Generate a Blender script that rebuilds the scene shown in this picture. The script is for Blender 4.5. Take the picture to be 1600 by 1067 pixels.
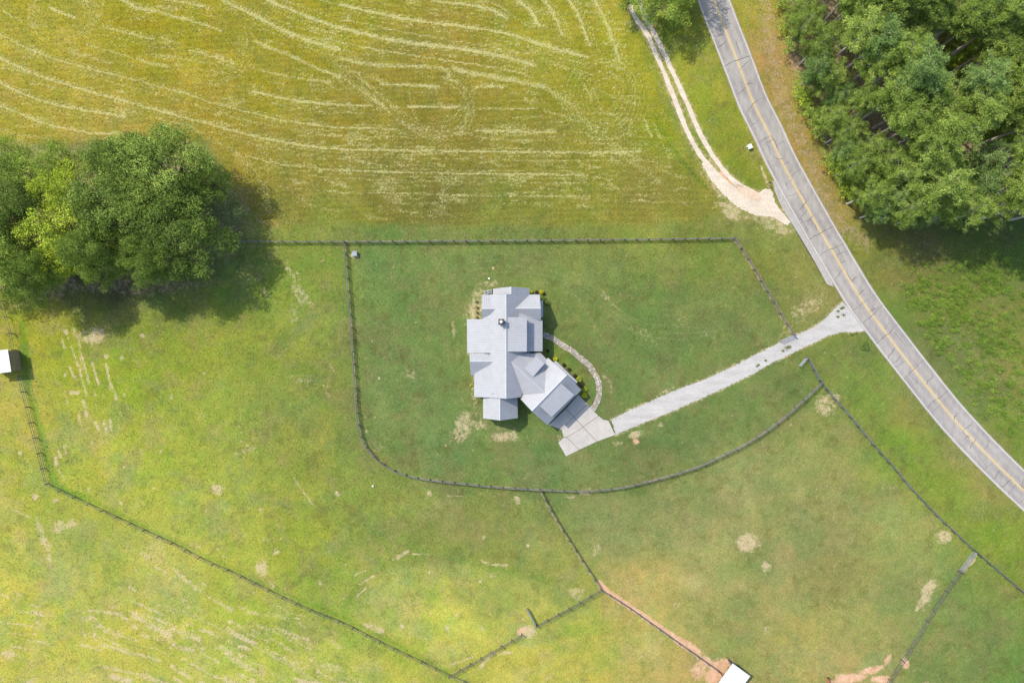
import bpy, bmesh, math, random
import numpy as np
from mathutils import Vector

for o in list(bpy.data.objects): bpy.data.objects.remove(o)
SC = bpy.context.scene
COL = SC.collection
R = math.radians
# ------------------------------------------------------------------ camera, sky, sun, exposure
CAMH = 130.0          # drone height in metres
M = 0.125             # metres on the ground for one photograph pixel
cam_d = bpy.data.cameras.new('camera'); cam = bpy.data.objects.new('camera', cam_d); COL.objects.link(cam)
cam.location = (0, 0, CAMH); cam.rotation_euler = (0, 0, 0)
cam_d.sensor_width = 36; cam_d.lens = 36*CAMH/200.0
cam_d.clip_start = 1; cam_d.clip_end = 6000
SC.camera = cam
SUN_AZ = math.atan2(-0.78, 0.63)       # compass direction of the sun (from +Y, towards -X)
SUN_EL = R(51)
sdir = Vector((-0.78*math.cos(SUN_EL), 0.626*math.cos(SUN_EL), math.sin(SUN_EL)))
w = bpy.data.worlds.new('World'); SC.world = w; w.use_nodes = True
nt = w.node_tree; bg = nt.nodes['Background']
sky = nt.nodes.new('ShaderNodeTexSky'); sky.sky_type = 'NISHITA'; sky.sun_disc = False
sky.sun_elevation = SUN_EL; sky.sun_rotation = math.atan2(sdir.x, sdir.y)
sky.air_density = 1.0; sky.dust_density = 1.5; sky.ozone_density = 1.0
nt.links.new(sky.outputs[0], bg.inputs[0]); bg.inputs[1].default_value = 0.15
sl = bpy.data.lights.new('sun', 'SUN'); sl.energy = 2.45; sl.angle = R(0.55); sl.color = (1.0, 0.93, 0.83)
so = bpy.data.objects.new('sun', sl); COL.objects.link(so)
so.rotation_euler = sdir.to_track_quat('Z', 'Y').to_euler()
SC.view_settings.view_transform = 'Standard'; SC.view_settings.look = 'None'
SC.view_settings.exposure = 1.24; SC.view_settings.gamma = 1
SC.view_settings.use_curve_mapping = False
SC.render.engine = 'CYCLES'

# ------------------------------------------------------------------ helpers
def P(px, py, h=0.0):
    """place seen at a photo pixel, at height h -> world"""
    k = M*(1-h/CAMH)
    return Vector(((px-800)*k, (533.5-py)*k, h))

def lin(r, g, b):
    def f(c):
        c /= 255.0
        return c/12.92 if c <= 0.04045 else ((c+0.055)/1.055)**2.4
    return (f(r), f(g), f(b))

def tag(o, label=None, cat=None, group=None, kind=None):
    if label: o['label'] = label
    if cat: o['category'] = cat
    if group: o['group'] = group
    if kind: o['kind'] = kind
    return o

def empty(name, loc, rz=0, **k):
    o = bpy.data.objects.new(name, None); o.empty_display_size = 0.3
    o.location = loc; o.rotation_euler = (0, 0, rz); COL.objects.link(o)
    return tag(o, **k)

def link(name, me, parent=None, mat=None):
    o = bpy.data.objects.new(name, me); COL.objects.link(o)
    if parent: o.parent = parent
    if mat is not None and len(me.materials) == 0: me.materials.append(mat)
    return o

def np_mesh(name, verts, faces, smooth=False):
    """faces: (n,k) int array with constant k"""
    verts = np.asarray(verts, dtype=np.float32); faces = np.asarray(faces, dtype=np.int32)
    me = bpy.data.meshes.new(name); n, k = faces.shape
    me.vertices.add(len(verts)); me.vertices.foreach_set('co', verts.ravel())
    me.loops.add(n*k); me.loops.foreach_set('vertex_index', faces.ravel())
    me.polygons.add(n); me.polygons.foreach_set('loop_start', np.arange(n, dtype=np.int32)*k)
    me.polygons.foreach_set('loop_total', np.full(n, k, dtype=np.int32))
    me.update(calc_edges=True)
    if smooth: me.polygons.foreach_set('use_smooth', np.ones(n, dtype=bool))
    return me

def pd(name, verts, faces, parent=None, mat=None):
    me = bpy.data.meshes.new(name); me.from_pydata([tuple(v) for v in verts], [], faces); me.update()
    return link(name, me, parent, mat)

class MB:
    def __init__(s): s.v = []; s.f = []
    def box(s, c, d, rz=0.0, rx=0.0):
        c = Vector(c); i = len(s.v); cz, sz = math.cos(rz), math.sin(rz)
        for z in (-1, 1):
            for x, y in ((-1,-1),(1,-1),(1,1),(-1,1)):
                a, b, e = x*d[0]/2, y*d[1]/2, z*d[2]/2
                s.v.append((c.x+a*cz-b*sz, c.y+a*sz+b*cz, c.z+e))
        s.f += [[i+q for q in f] for f in ((3,2,1,0),(4,5,6,7),(0,1,5,4),(1,2,6,5),(2,3,7,6),(3,0,4,7))]
    def tube(s, pts, rads, n=7, cap=True):
        i0 = len(s.v); pts = [Vector(p) for p in pts]
        for k, p in enumerate(pts):
            t = (pts[min(k+1, len(pts)-1)]-pts[max(k-1, 0)]).normalized()
            a = t.orthogonal().normalized(); b = t.cross(a)
            if k and prev is not None:
                a = (prev - t*prev.dot(t)); a = a.normalized() if a.length > 1e-4 else t.orthogonal().normalized(); b = t.cross(a)
            prev = a
            for j in range(n):
                an = 2*math.pi*j/n
                s.v.append(tuple(p + (a*math.cos(an)+b*math.sin(an))*rads[k]))
        for k in range(len(pts)-1):
            for j in range(n):
                s.f.append([i0+k*n+j, i0+k*n+(j+1)%n, i0+(k+1)*n+(j+1)%n, i0+(k+1)*n+j])
        if cap:
            s.f.append([i0+j for j in range(n)][::-1]); s.f.append([i0+(len(pts)-1)*n+j for j in range(n)])
    def prism(s, poly, z0, z1):
        """poly: list of (x,y); vertical prism"""
        i = len(s.v); n = len(poly)
        ar = sum(poly[k][0]*poly[(k+1)%n][1]-poly[(k+1)%n][0]*poly[k][1] for k in range(n))
        if ar < 0: poly = poly[::-1]
        s.v += [(p[0], p[1], z0) for p in poly] + [(p[0], p[1], z1) for p in poly]
        s.f.append([i+k for k in range(n)][::-1]); s.f.append([i+n+k for k in range(n)])
        for k in range(n): s.f.append([i+k, i+(k+1)%n, i+n+(k+1)%n, i+n+k])
    def dome(s, c, r, h, n=10, m=4):
        i = len(s.v); c = Vector(c)
        for a in range(m):
            th = a/m*math.pi/2
            for j in range(n):
                an = 2*math.pi*j/n
                s.v.append((c.x+r*math.cos(th)*math.cos(an), c.y+r*math.cos(th)*math.sin(an), c.z+h*math.sin(th)))
        s.v.append((c.x, c.y, c.z+h))
        for a in range(m-1):
            for j in range(n): s.f.append([i+a*n+j, i+a*n+(j+1)%n, i+(a+1)*n+(j+1)%n, i+(a+1)*n+j])
        for j in range(n): s.f.append([i+(m-1)*n+j, i+(m-1)*n+(j+1)%n, i+m*n])
    def build(s, name, mat, parent=None):
        return pd(name, s.v, s.f, parent, mat)

# ------------------------------------------------------------------ materials
class N:
    def __init__(s, name):
        s.m = bpy.data.materials.new(name); s.m.use_nodes = True; s.t = s.m.node_tree
        s.b = s.t.nodes['Principled BSDF']; s.b.inputs['Specular IOR Level'].default_value = 0.2
        s.pos = None
    def new(s, t, **k):
        n = s.t.nodes.new(t)
        for a, b in k.items(): setattr(n, a, b)
        return n
    def l(s, a, b): s.t.links.new(a, b)
    def coord(s, obj=False):
        if obj:
            return s.new('ShaderNodeTexCoord').outputs['Object']
        if s.pos is None: s.pos = s.new('ShaderNodeNewGeometry').outputs['Position']
        return s.pos
    def noise(s, scale, detail=3, rough=0.55, obj=False, stretch=None, dist=0):
        n = s.new('ShaderNodeTexNoise'); n.inputs['Scale'].default_value = scale
        n.inputs['Detail'].default_value = detail; n.inputs['Roughness'].default_value = rough
        n.inputs['Distortion'].default_value = dist
        c = s.coord(obj)
        if stretch:
            mp = s.new('ShaderNodeMapping'); mp.inputs['Scale'].default_value = stretch[:3]
            if len(stretch) > 3: mp.inputs['Rotation'].default_value = (0, 0, stretch[3])
            s.l(c, mp.inputs[0]); c = mp.outputs[0]
        s.l(c, n.inputs['Vector']); return n.outputs['Fac']
    def ramp(s, fac, stops):
        n = s.new('ShaderNodeValToRGB'); e = n.color_ramp.elements
        while len(e) > 1: e.remove(e[-1])
        e[0].position = stops[0][0]; e[0].color = (*stops[0][1], 1)
        for p, c in stops[1:]:
            x = e.new(p); x.color = (*c, 1)
        s.l(fac, n.inputs[0]); return n.outputs[0]
    def mix(s, fac, a, b, mode='MIX'):
        n = s.new('ShaderNodeMix'); n.data_type = 'RGBA'; n.blend_type = mode
        for v, i in ((fac, n.inputs[0]), (a, n.inputs[6]), (b, n.inputs[7])):
            if isinstance(v, (int, float)): i.default_value = v
            elif isinstance(v, tuple): i.default_value = (*v[:3], 1)
            else: s.l(v, i)
        return n.outputs[2]
    def math(s, op, a, b=None, c=None):
        n = s.new('ShaderNodeMath'); n.operation = op
        for v, i in ((a, 0), (b, 1), (c, 2)):
            if v is None: continue
            if isinstance(v, (int, float)): n.inputs[i].default_value = v
            else: s.l(v, n.inputs[i])
        return n.outputs[0]
    def sstep(s, v, a, b):
        n = s.new('ShaderNodeMapRange'); n.interpolation_type = 'SMOOTHSTEP'
        s.l(v, n.inputs[0]); n.inputs[1].default_value = a; n.inputs[2].default_value = b
        return n.outputs[0]
    def bump(s, h, st=0.5, d=0.05):
        n = s.new('ShaderNodeBump'); n.inputs['Strength'].default_value = st; n.inputs['Distance'].default_value = d
        s.l(h, n.inputs['Height']); s.l(n.outputs[0], s.b.inputs['Normal'])
    def out(s, col, rough=0.8, metal=0.0):
        if isinstance(col, tuple): s.b.inputs['Base Color'].default_value = (*col[:3], 1)
        else: s.l(col, s.b.inputs['Base Color'])
        s.b.inputs['Roughness'].default_value = rough; s.b.inputs['Metallic'].default_value = metal
        return s.m

def noisy(name, c, var=0.25, scale=6, rough=0.8, metal=0.0, obj=True, bump=0.0):
    n = N(name); f = n.noise(scale, 4, obj=obj)
    a = tuple(max(0, x*(1-var)) for x in c); b = tuple(min(1, x*(1+var)) for x in c)
    col = n.ramp(f, [(0.3, a), (0.7, b)])
    if bump: n.bump(f, bump, 0.02)
    return n.out(col, rough, metal)

def leaf_mat(name, stops, seed_scale=0.45, trans=0.22):
    """leaf colour varies by clump (attribute), by leaf and by tree"""
    n = N(name)
    at = n.new('ShaderNodeAttribute'); at.attribute_name = 'tint'
    oi = n.new('ShaderNodeObjectInfo')
    f = n.math('ADD', n.math('MULTIPLY', at.outputs['Fac'], 0.75), n.math('MULTIPLY', oi.outputs['Random'], 0.25))
    col = n.ramp(f, stops)
    n.out(col, 0.6)
    tr = n.new('ShaderNodeBsdfTranslucent')
    n.l(n.mix(1.0, col, (1.0, 1.0, 0.55), 'MULTIPLY'), tr.inputs[0])
    mx = n.new('ShaderNodeMixShader'); mx.inputs[0].default_value = trans
    n.l(n.b.outputs[0], mx.inputs[1]); n.l(tr.outputs[0], mx.inputs[2])
    n.l(mx.outputs[0], n.t.nodes['Material Output'].inputs[0])
    return n.m

# ------------------------------------------------------------------ ground painting (numpy)
rng = np.random.default_rng(7)
STEP = 0.29
gx = np.arange(-116, 116+STEP, STEP); gy = np.arange(-83, 83+STEP, STEP)
NX, NY = len(gx), len(gy)
PX = np.broadcast_to((gx/M+800)[None, :], (NY, NX)); PY = np.broadcast_to((533.5-gy/M)[:, None], (NY, NX))

def vnoise(x, y, cell, seed):
    r = np.random.default_rng(seed); T = r.random((256, 256))
    u, v = x/cell, y/cell; iu, iv = np.floor(u).astype(int), np.floor(v).astype(int)
    fu, fv = u-iu, v-iv; fu = fu*fu*(3-2*fu); fv = fv*fv*(3-2*fv)
    g = lambda a, b: T[a % 256, b % 256]
    return (g(iu, iv)*(1-fu)+g(iu+1, iv)*fu)*(1-fv)+(g(iu, iv+1)*(1-fu)+g(iu+1, iv+1)*fu)*fv
def fbm(x, y, cell, seed, octv=4, gain=0.5):
    s = 0; a = 1; t = 0
    for k in range(octv):
        s = s+a*vnoise(x+37.3*k, y+11.1*k, cell/2**k, seed+k); t += a; a *= gain
    return s/t
def sst(v, a, b):
    t = np.clip((v-a)/(b-a), 0, 1); return t*t*(3-2*t)

WX = PX + 14*(fbm(PX, PY, 40, 101, 3)-0.5); WY = PY + 14*(fbm(PX, PY, 40, 201, 3)-0.5)

def seg_dist(px, py, pts, X=None, Y=None, pad=40):
    pass
def paint_line(mask, pts, width, strength=1.0, soft=0.6, closed=False, X=None, Y=None):
    """max-blend a stroke of full width `width` photo pixels"""
    X = PX if X is None else X; Y = PY if Y is None else Y
    r = width/2*(1+soft)+2
    if closed: pts = pts+[pts[0]]
    for (ax, ay), (bx, by) in zip(pts[:-1], pts[1:]):
        i0 = np.searchsorted(gx, (min(ax, bx)-r-8-800)*M); i1 = np.searchsorted(gx, (max(ax, bx)+r+8-800)*M)
        j0 = np.searchsorted(gy, (533.5-max(ay, by)-r-8)*M); j1 = np.searchsorted(gy, (533.5-min(ay, by)+r+8)*M)
        if i1 <= i0 or j1 <= j0: continue
        x = X[j0:j1, i0:i1]; y = Y[j0:j1, i0:i1]
        dx, dy = bx-ax, by-ay; L = dx*dx+dy*dy+1e-9
        t = np.clip(((x-ax)*dx+(y-ay)*dy)/L, 0, 1)
        d = np.hypot(x-ax-t*dx, y-ay-t*dy)
        v = strength*(1-sst(d, width/2*(1-soft), width/2*(1+soft)))
        mask[j0:j1, i0:i1] = np.maximum(mask[j0:j1, i0:i1], v)
def blob(mask, cx, cy, rx, ry=None, ang=0, s=1.0, soft=0.5, warp=True):
    ry = ry or rx; X = WX if warp else PX; Y = WY if warp else PY
    c, n = math.cos(R(ang)), math.sin(R(ang))
    u = ((X-cx)*c+(Y-cy)*n)/rx; v = (-(X-cx)*n+(Y-cy)*c)/ry
    np.maximum(mask, s*(1-sst(np.hypot(u, v), 1-soft, 1+soft)), out=mask)
def poly_mask(pts, soft=4, X=None, Y=None):
    """signed-distance soft polygon"""
    X = PX if X is None else X; Y = PY if Y is None else Y
    ins = np.zeros(X.shape, bool); dm = np.full(X.shape, 1e9)
    n = len(pts)
    for k in range(n):
        ax, ay = pts[k]; bx, by = pts[(k+1) % n]
        c = ((ay > Y) != (by > Y)) & (X < (bx-ax)*(Y-ay)/((by-ay) or 1e-9)+ax); ins ^= c
        dx, dy = bx-ax, by-ay; t = np.clip(((X-ax)*dx+(Y-ay)*dy)/(dx*dx+dy*dy+1e-9), 0, 1)
        dm = np.minimum(dm, np.hypot(X-ax-t*dx, Y-ay-t*dy))
    d = np.where(ins, dm, -dm)
    return sst(d, -soft, soft)

def smooth_pts(pts, n=6):
    out = []
    for i in range(len(pts)-1):
        p0 = pts[max(i-1, 0)]; p1 = pts[i]; p2 = pts[i+1]; p3 = pts[min(i+2, len(pts)-1)]
        for k in range(n):
            t = k/n
            out.append(tuple(0.5*((2*b)+(-a+c)*t+(2*a-5*b+4*c-d)*t*t+(-a+3*b-3*c+d)*t**3) for a, b, c, d in zip(p0, p1, p2, p3)))
    out.append(tuple(pts[-1])); return out

ROAD_C = smooth_pts([(1040,-260),(1078,-120),(1100,-50),(1115,0),(1130.3,40.5),(1154,101),(1175.9,158.5),(1199.5,205.7),(1219.7,249.6),(1243.3,293.4),(1278.7,356),(1301,393.7),
          (1343,464),(1380.6,515.6),(1427.4,576.5),(1483.7,646.8),(1540,707.7),(1600,766.3),(1680,838),(1800,935),(1950,1040)], 6)
LANE_W = smooth_pts([(978,-40),(984,0),(990,23.6),(1010.6,54),(1030.8,97.8),(1051,148),(1068,192),(1088,232.7),(1110,262),(1136,287),(1165,308),(1195,323),(1222,342)], 5)
LANE_E = smooth_pts([(992,-40),(999,0),(1007,23.6),(1037.6,84),(1064.6,141.7),(1084.8,188.9),(1105,229),(1128.6,264),(1153,288),(1180,303),(1210,325),(1232,350)], 5)
GR_UP = [(955,656),(985,640),(1010,630),(1050,612),(1100,593),(1140,575),(1183,553),(1208,540),(1239,525),(1267,514),(1290,498),(1303,483),(1316,472)]
GR_LO = [(1350,517),(1330,519),(1312,519.5),(1292,525),(1267,538),(1233,554),(1202,569),(1174,585.5),(1140,601.5),(1100,620.5),(1050,642.5),(1000,663),(962,679)]

F = {}   # fences: photo-pixel polylines
F['n1'] = [(345,376),(440,377),(537,377)]
F['n2'] = [(537,377),(700,376),(900,374.5),(1050,373),(1147,371.5)]
F['e'] = [(1147,371.5),(1161,392),(1178,420),(1205,465),(1222,495),(1240,522)]
F['w'] = [(538.5,378),(543,440),(548,500),(554,590),(557,640),(561,670),(566,690),(574.5,702),(588,717),(604,729),(622,738),(641,744.5),(661,748),(692,752),(740,757),(780,761),(843,764.5)]
F['s'] = [(843,764.5),(880,766),(910,767),(940,765.5),(980,760),(1020,750),(1060,739),(1088.5,730),(1121.5,715),(1157.5,697.8),(1193.5,676),(1225,652),(1255,626),(1283,598)]
F['l1'] = [(2,470),(10.7,500),(16.9,522),(21,547)]
F['l2'] = [(30,588),(35,610),(43.4,640),(51,673.7),(58,697.7),(63,719.5),(72.5,756)]
F['sw'] = [(72.5,756),(87.7,764.5),(108.8,773.6),(131,785),(175,805.6),(218.8,826),(281,855.6),(318.8,876),(359,893),(400,913.4),(437.5,932),(481,952.5),(541,976),(599,1006.6),(660.5,1035.7),(702,1056.5)]
F['sw2'] = [(702,1056.5),(730,1068),(770,1085)]
F['g1'] = [(702,1056.5),(760,1024),(815,992)]
F['g2'] = [(838,978),(890,951),(939,922)]
F['m1'] = [(844,766),(853,785),(868,811),(882,834),(905,870),(925,900),(939,922)]
F['m2'] = [(939,922),(962,936),(985,951),(1040,990),(1085,1022),(1122,1048)]
F['r'] = [(1262,561),(1271,576),(1283,598),(1298,617),(1325,647),(1360,690),(1400,735),(1425,765),(1460,802),(1500,840),(1523,861),(1560,892),(1600,927),(1660,975)]
F['r2'] = [(1500,893),(1480,922),(1462,948),(1445,976),(1425,1010),(1405,1040),(1380,1078)]

def c3(r, g, b): return np.array(lin(r, g, b), dtype=np.float64)
GAIN = 0.50       # photo colour of a sunlit patch -> surface colour
# colour anchors read off the photograph: x, y, rgb, reach; soft cloud shade stays in the tones
A_FIELD = [(40,40,(176,164,56)),(250,60,(170,158,47)),(420,120,(168,156,52)),(60,180,(178,162,68)),(330,190,(170,153,61)),(520,40,(166,157,54)),(560,200,(156,141,59)),(480,290,(156,143,68)),(700,100,(158,143,63)),
    (700,220,(150,136,61)),(620,280,(140,132,66)),(690,330,(125,122,67)),(850,60,(166,159,59)),(930,140,(160,153,56)),(850,250,(148,139,65)),(960,230,(154,148,65)),(1010,300,(147,138,74)),(900,310,(145,145,70)),
    (1000,100,(170,166,59)),(500,345,(139,145,70)),(780,340,(135,139,70)),(1060,330,(145,143,72)),(960,20,(170,164,56)),(1040,220,(154,159,52)),(380,250,(164,149,68)),(450,330,(147,141,74)),(150,230,(176,159,77))]
A_REST = [(60,520,(171,169,58)),(250,500,(155,165,59)),(200,600,(153,169,58)),(100,560,(163,171,59)),(130,700,(174,177,74)),(300,550,(153,161,63)),(330,650,(157,169,74)),(250,730,(170,179,74)),(420,560,(139,152,63)),
    (440,440,(140,159,66)),(480,420,(136,151,70)),(420,640,(146,155,78)),(480,700,(150,155,71)),(350,800,(164,173,76)),(470,850,(155,167,63)),(380,890,(179,182,80)),(560,800,(143,156,74)),(650,830,(136,148,76)),
    (750,800,(141,148,80)),(620,930,(163,170,88)),(700,980,(179,182,82)),(760,930,(156,161,82)),(850,880,(152,159,84)),(640,1010,(163,174,74)),(500,950,(156,168,76)),(20,640,(183,175,84)),(30,760,(174,177,74)),
    (150,850,(168,175,78)),(250,900,(186,184,97)),(60,950,(191,188,84)),(200,1000,(189,186,88)),(400,980,(170,182,76)),(350,1040,(179,186,88)),(550,1040,(182,188,92)),(620,1060,(189,188,86)),(100,900,(189,184,101)),
    (800,1040,(191,186,88)),(900,980,(175,178,84)),(1000,1000,(182,176,97)),(900,1050,(189,182,86)),(1050,1060,(191,170,105)),(600,420,(112,138,75)),(620,520,(112,134,73)),(640,620,(110,132,75)),(700,700,(112,134,78)),
    (600,680,(118,136,75)),(750,740,(114,136,73)),(850,730,(110,132,78)),(680,400,(116,136,73)),(800,410,(118,134,73)),(950,420,(124,136,71)),(1100,400,(124,138,63)),(1000,480,(112,132,71)),(1100,500,(120,134,75)),
    (950,540,(118,134,75)),(1000,580,(112,132,73)),(1180,470,(122,136,73)),(1160,520,(112,130,71)),(950,620,(112,130,75)),(1050,680,(112,130,75)),(1150,640,(110,130,71)),(1000,740,(112,129,73)),(1220,600,(112,129,71)),
    (880,600,(116,136,63)),(960,820,(146,147,94)),(1050,800,(142,146,90)),(1150,760,(144,149,92)),(1250,720,(150,153,92)),(1300,680,(142,147,82)),(1100,880,(161,159,99)),(1200,880,(157,151,98)),(1300,820,(148,147,90)),
    (1400,840,(157,160,92)),(1300,900,(146,142,86)),(1180,960,(154,151,92)),(1000,930,(182,164,97)),(1350,960,(153,156,90)),(1250,1000,(171,161,92)),(1150,1010,(154,155,90)),(1430,900,(143,150,88)),(1300,1040,(173,159,100)),
    (1480,940,(126,146,84)),(1550,980,(120,140,78)),(1560,920,(129,146,72)),(1500,1040,(131,144,82)),(1450,1040,(137,148,84)),(1590,1050,(112,142,70)),(1320,570,(124,142,70)),(1360,620,(122,148,64)),(1420,690,(130,157,57)),
    (1480,760,(132,154,57)),(1560,830,(130,154,55)),(1600,880,(130,150,53)),(1500,720,(147,146,84)),(1420,640,(147,144,81)),(1560,780,(150,148,86)),(1250,430,(142,144,78)),(1200,390,(130,144,71)),(1180,420,(132,138,67)),
    (1280,470,(146,144,88)),(1150,350,(140,147,78)),(1220,370,(142,151,84)),(1100,150,(154,163,56)),(1120,220,(144,155,54)),(1160,270,(132,146,50)),(1080,90,(161,165,60)),(1140,190,(146,153,56)),(1060,40,(124,136,50)),
    (1210,150,(177,151,84)),(1180,60,(169,159,70)),(1250,240,(171,144,80)),(1290,330,(163,146,80)),(1200,100,(181,147,98)),(1340,400,(136,142,60)),(1230,190,(165,151,76)),(1165,20,(173,165,72)),(1400,420,(140,134,74)),
    (1430,500,(126,140,74)),(1400,480,(115,140,62)),(1500,470,(128,138,62)),(1560,500,(136,140,74)),(1480,560,(122,130,82)),(1550,600,(132,140,84)),(1460,540,(115,128,78)),(1520,640,(119,136,77)),(1580,680,(121,140,62)),
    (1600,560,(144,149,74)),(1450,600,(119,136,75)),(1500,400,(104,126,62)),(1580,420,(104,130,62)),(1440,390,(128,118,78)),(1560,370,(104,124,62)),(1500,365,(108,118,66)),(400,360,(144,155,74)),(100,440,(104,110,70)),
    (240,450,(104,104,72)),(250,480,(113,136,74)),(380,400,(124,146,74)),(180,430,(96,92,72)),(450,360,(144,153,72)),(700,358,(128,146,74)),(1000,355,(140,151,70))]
def idw(anch, X, Y):
    num = np.zeros(X.shape+(3,)); den = np.zeros(X.shape)
    for ax, ay, c in anch:
        wgt = 1/(((X-ax)**2+(Y-ay)**2)+900)**1.9
        num += wgt[..., None]*c3(*c); den += wgt
    return num/den[..., None]
s4 = (slice(None, None, 5), slice(None, None, 5))
def up(a):   # bilinear upsample of a quarter-resolution field
    yi = np.linspace(0, a.shape[0]-1, NY); xi = np.linspace(0, a.shape[1]-1, NX)
    y0 = np.minimum(yi.astype(int), a.shape[0]-2); x0 = np.minimum(xi.astype(int), a.shape[1]-2)
    fy = (yi-y0)[:, None, None]; fx = (xi-x0)[None, :, None]
    return (a[y0][:, x0]*(1-fx)+a[y0][:, x0+1]*fx)*(1-fy)+(a[y0+1][:, x0]*(1-fx)+a[y0+1][:, x0+1]*fx)*fy
xw = WX+30*(fbm(PX, PY, 90, 11, 3)-.5); yw = WY+30*(fbm(PX, PY, 90, 12, 3)-.5)
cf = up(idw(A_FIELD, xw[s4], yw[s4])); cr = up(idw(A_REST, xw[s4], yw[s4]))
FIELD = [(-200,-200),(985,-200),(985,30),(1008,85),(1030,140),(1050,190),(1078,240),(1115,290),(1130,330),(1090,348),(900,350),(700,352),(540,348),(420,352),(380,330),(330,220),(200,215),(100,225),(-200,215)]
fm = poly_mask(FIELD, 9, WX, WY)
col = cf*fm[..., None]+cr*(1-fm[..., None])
# lawn darkening / variety: soft cloud-shade patches painted in, over sward mottling
n1 = fbm(PX, PY, 60, 31, 5, 0.6); n2 = fbm(PX, PY, 24, 41, 4, 0.6); n3 = fbm(PX*0.35+PY*0.1, PY, 20, 51, 4)
n4 = fbm(PX, PY, 9, 61, 3, .7)
lush = .8*sst(n1, 0.52, 0.72)*(1-0.6*fm); dry = sst(1-n1, 0.55, 0.75)  # lush: cloud-shade patches put into the grass colour
col = col*(1-0.30*lush[..., None]) + 0.30*lush[..., None]*col*np.array([0.62, 0.95, 0.80])
col *= (1 + 0.11*dry[..., None]*np.array([1.1, 0.9, 1.5]))
col *= (1+0.30*(n2[..., None]-.5)*np.array([1.3, 1, 1]))*(1+0.20*(n4[..., None]-.5))

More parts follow.
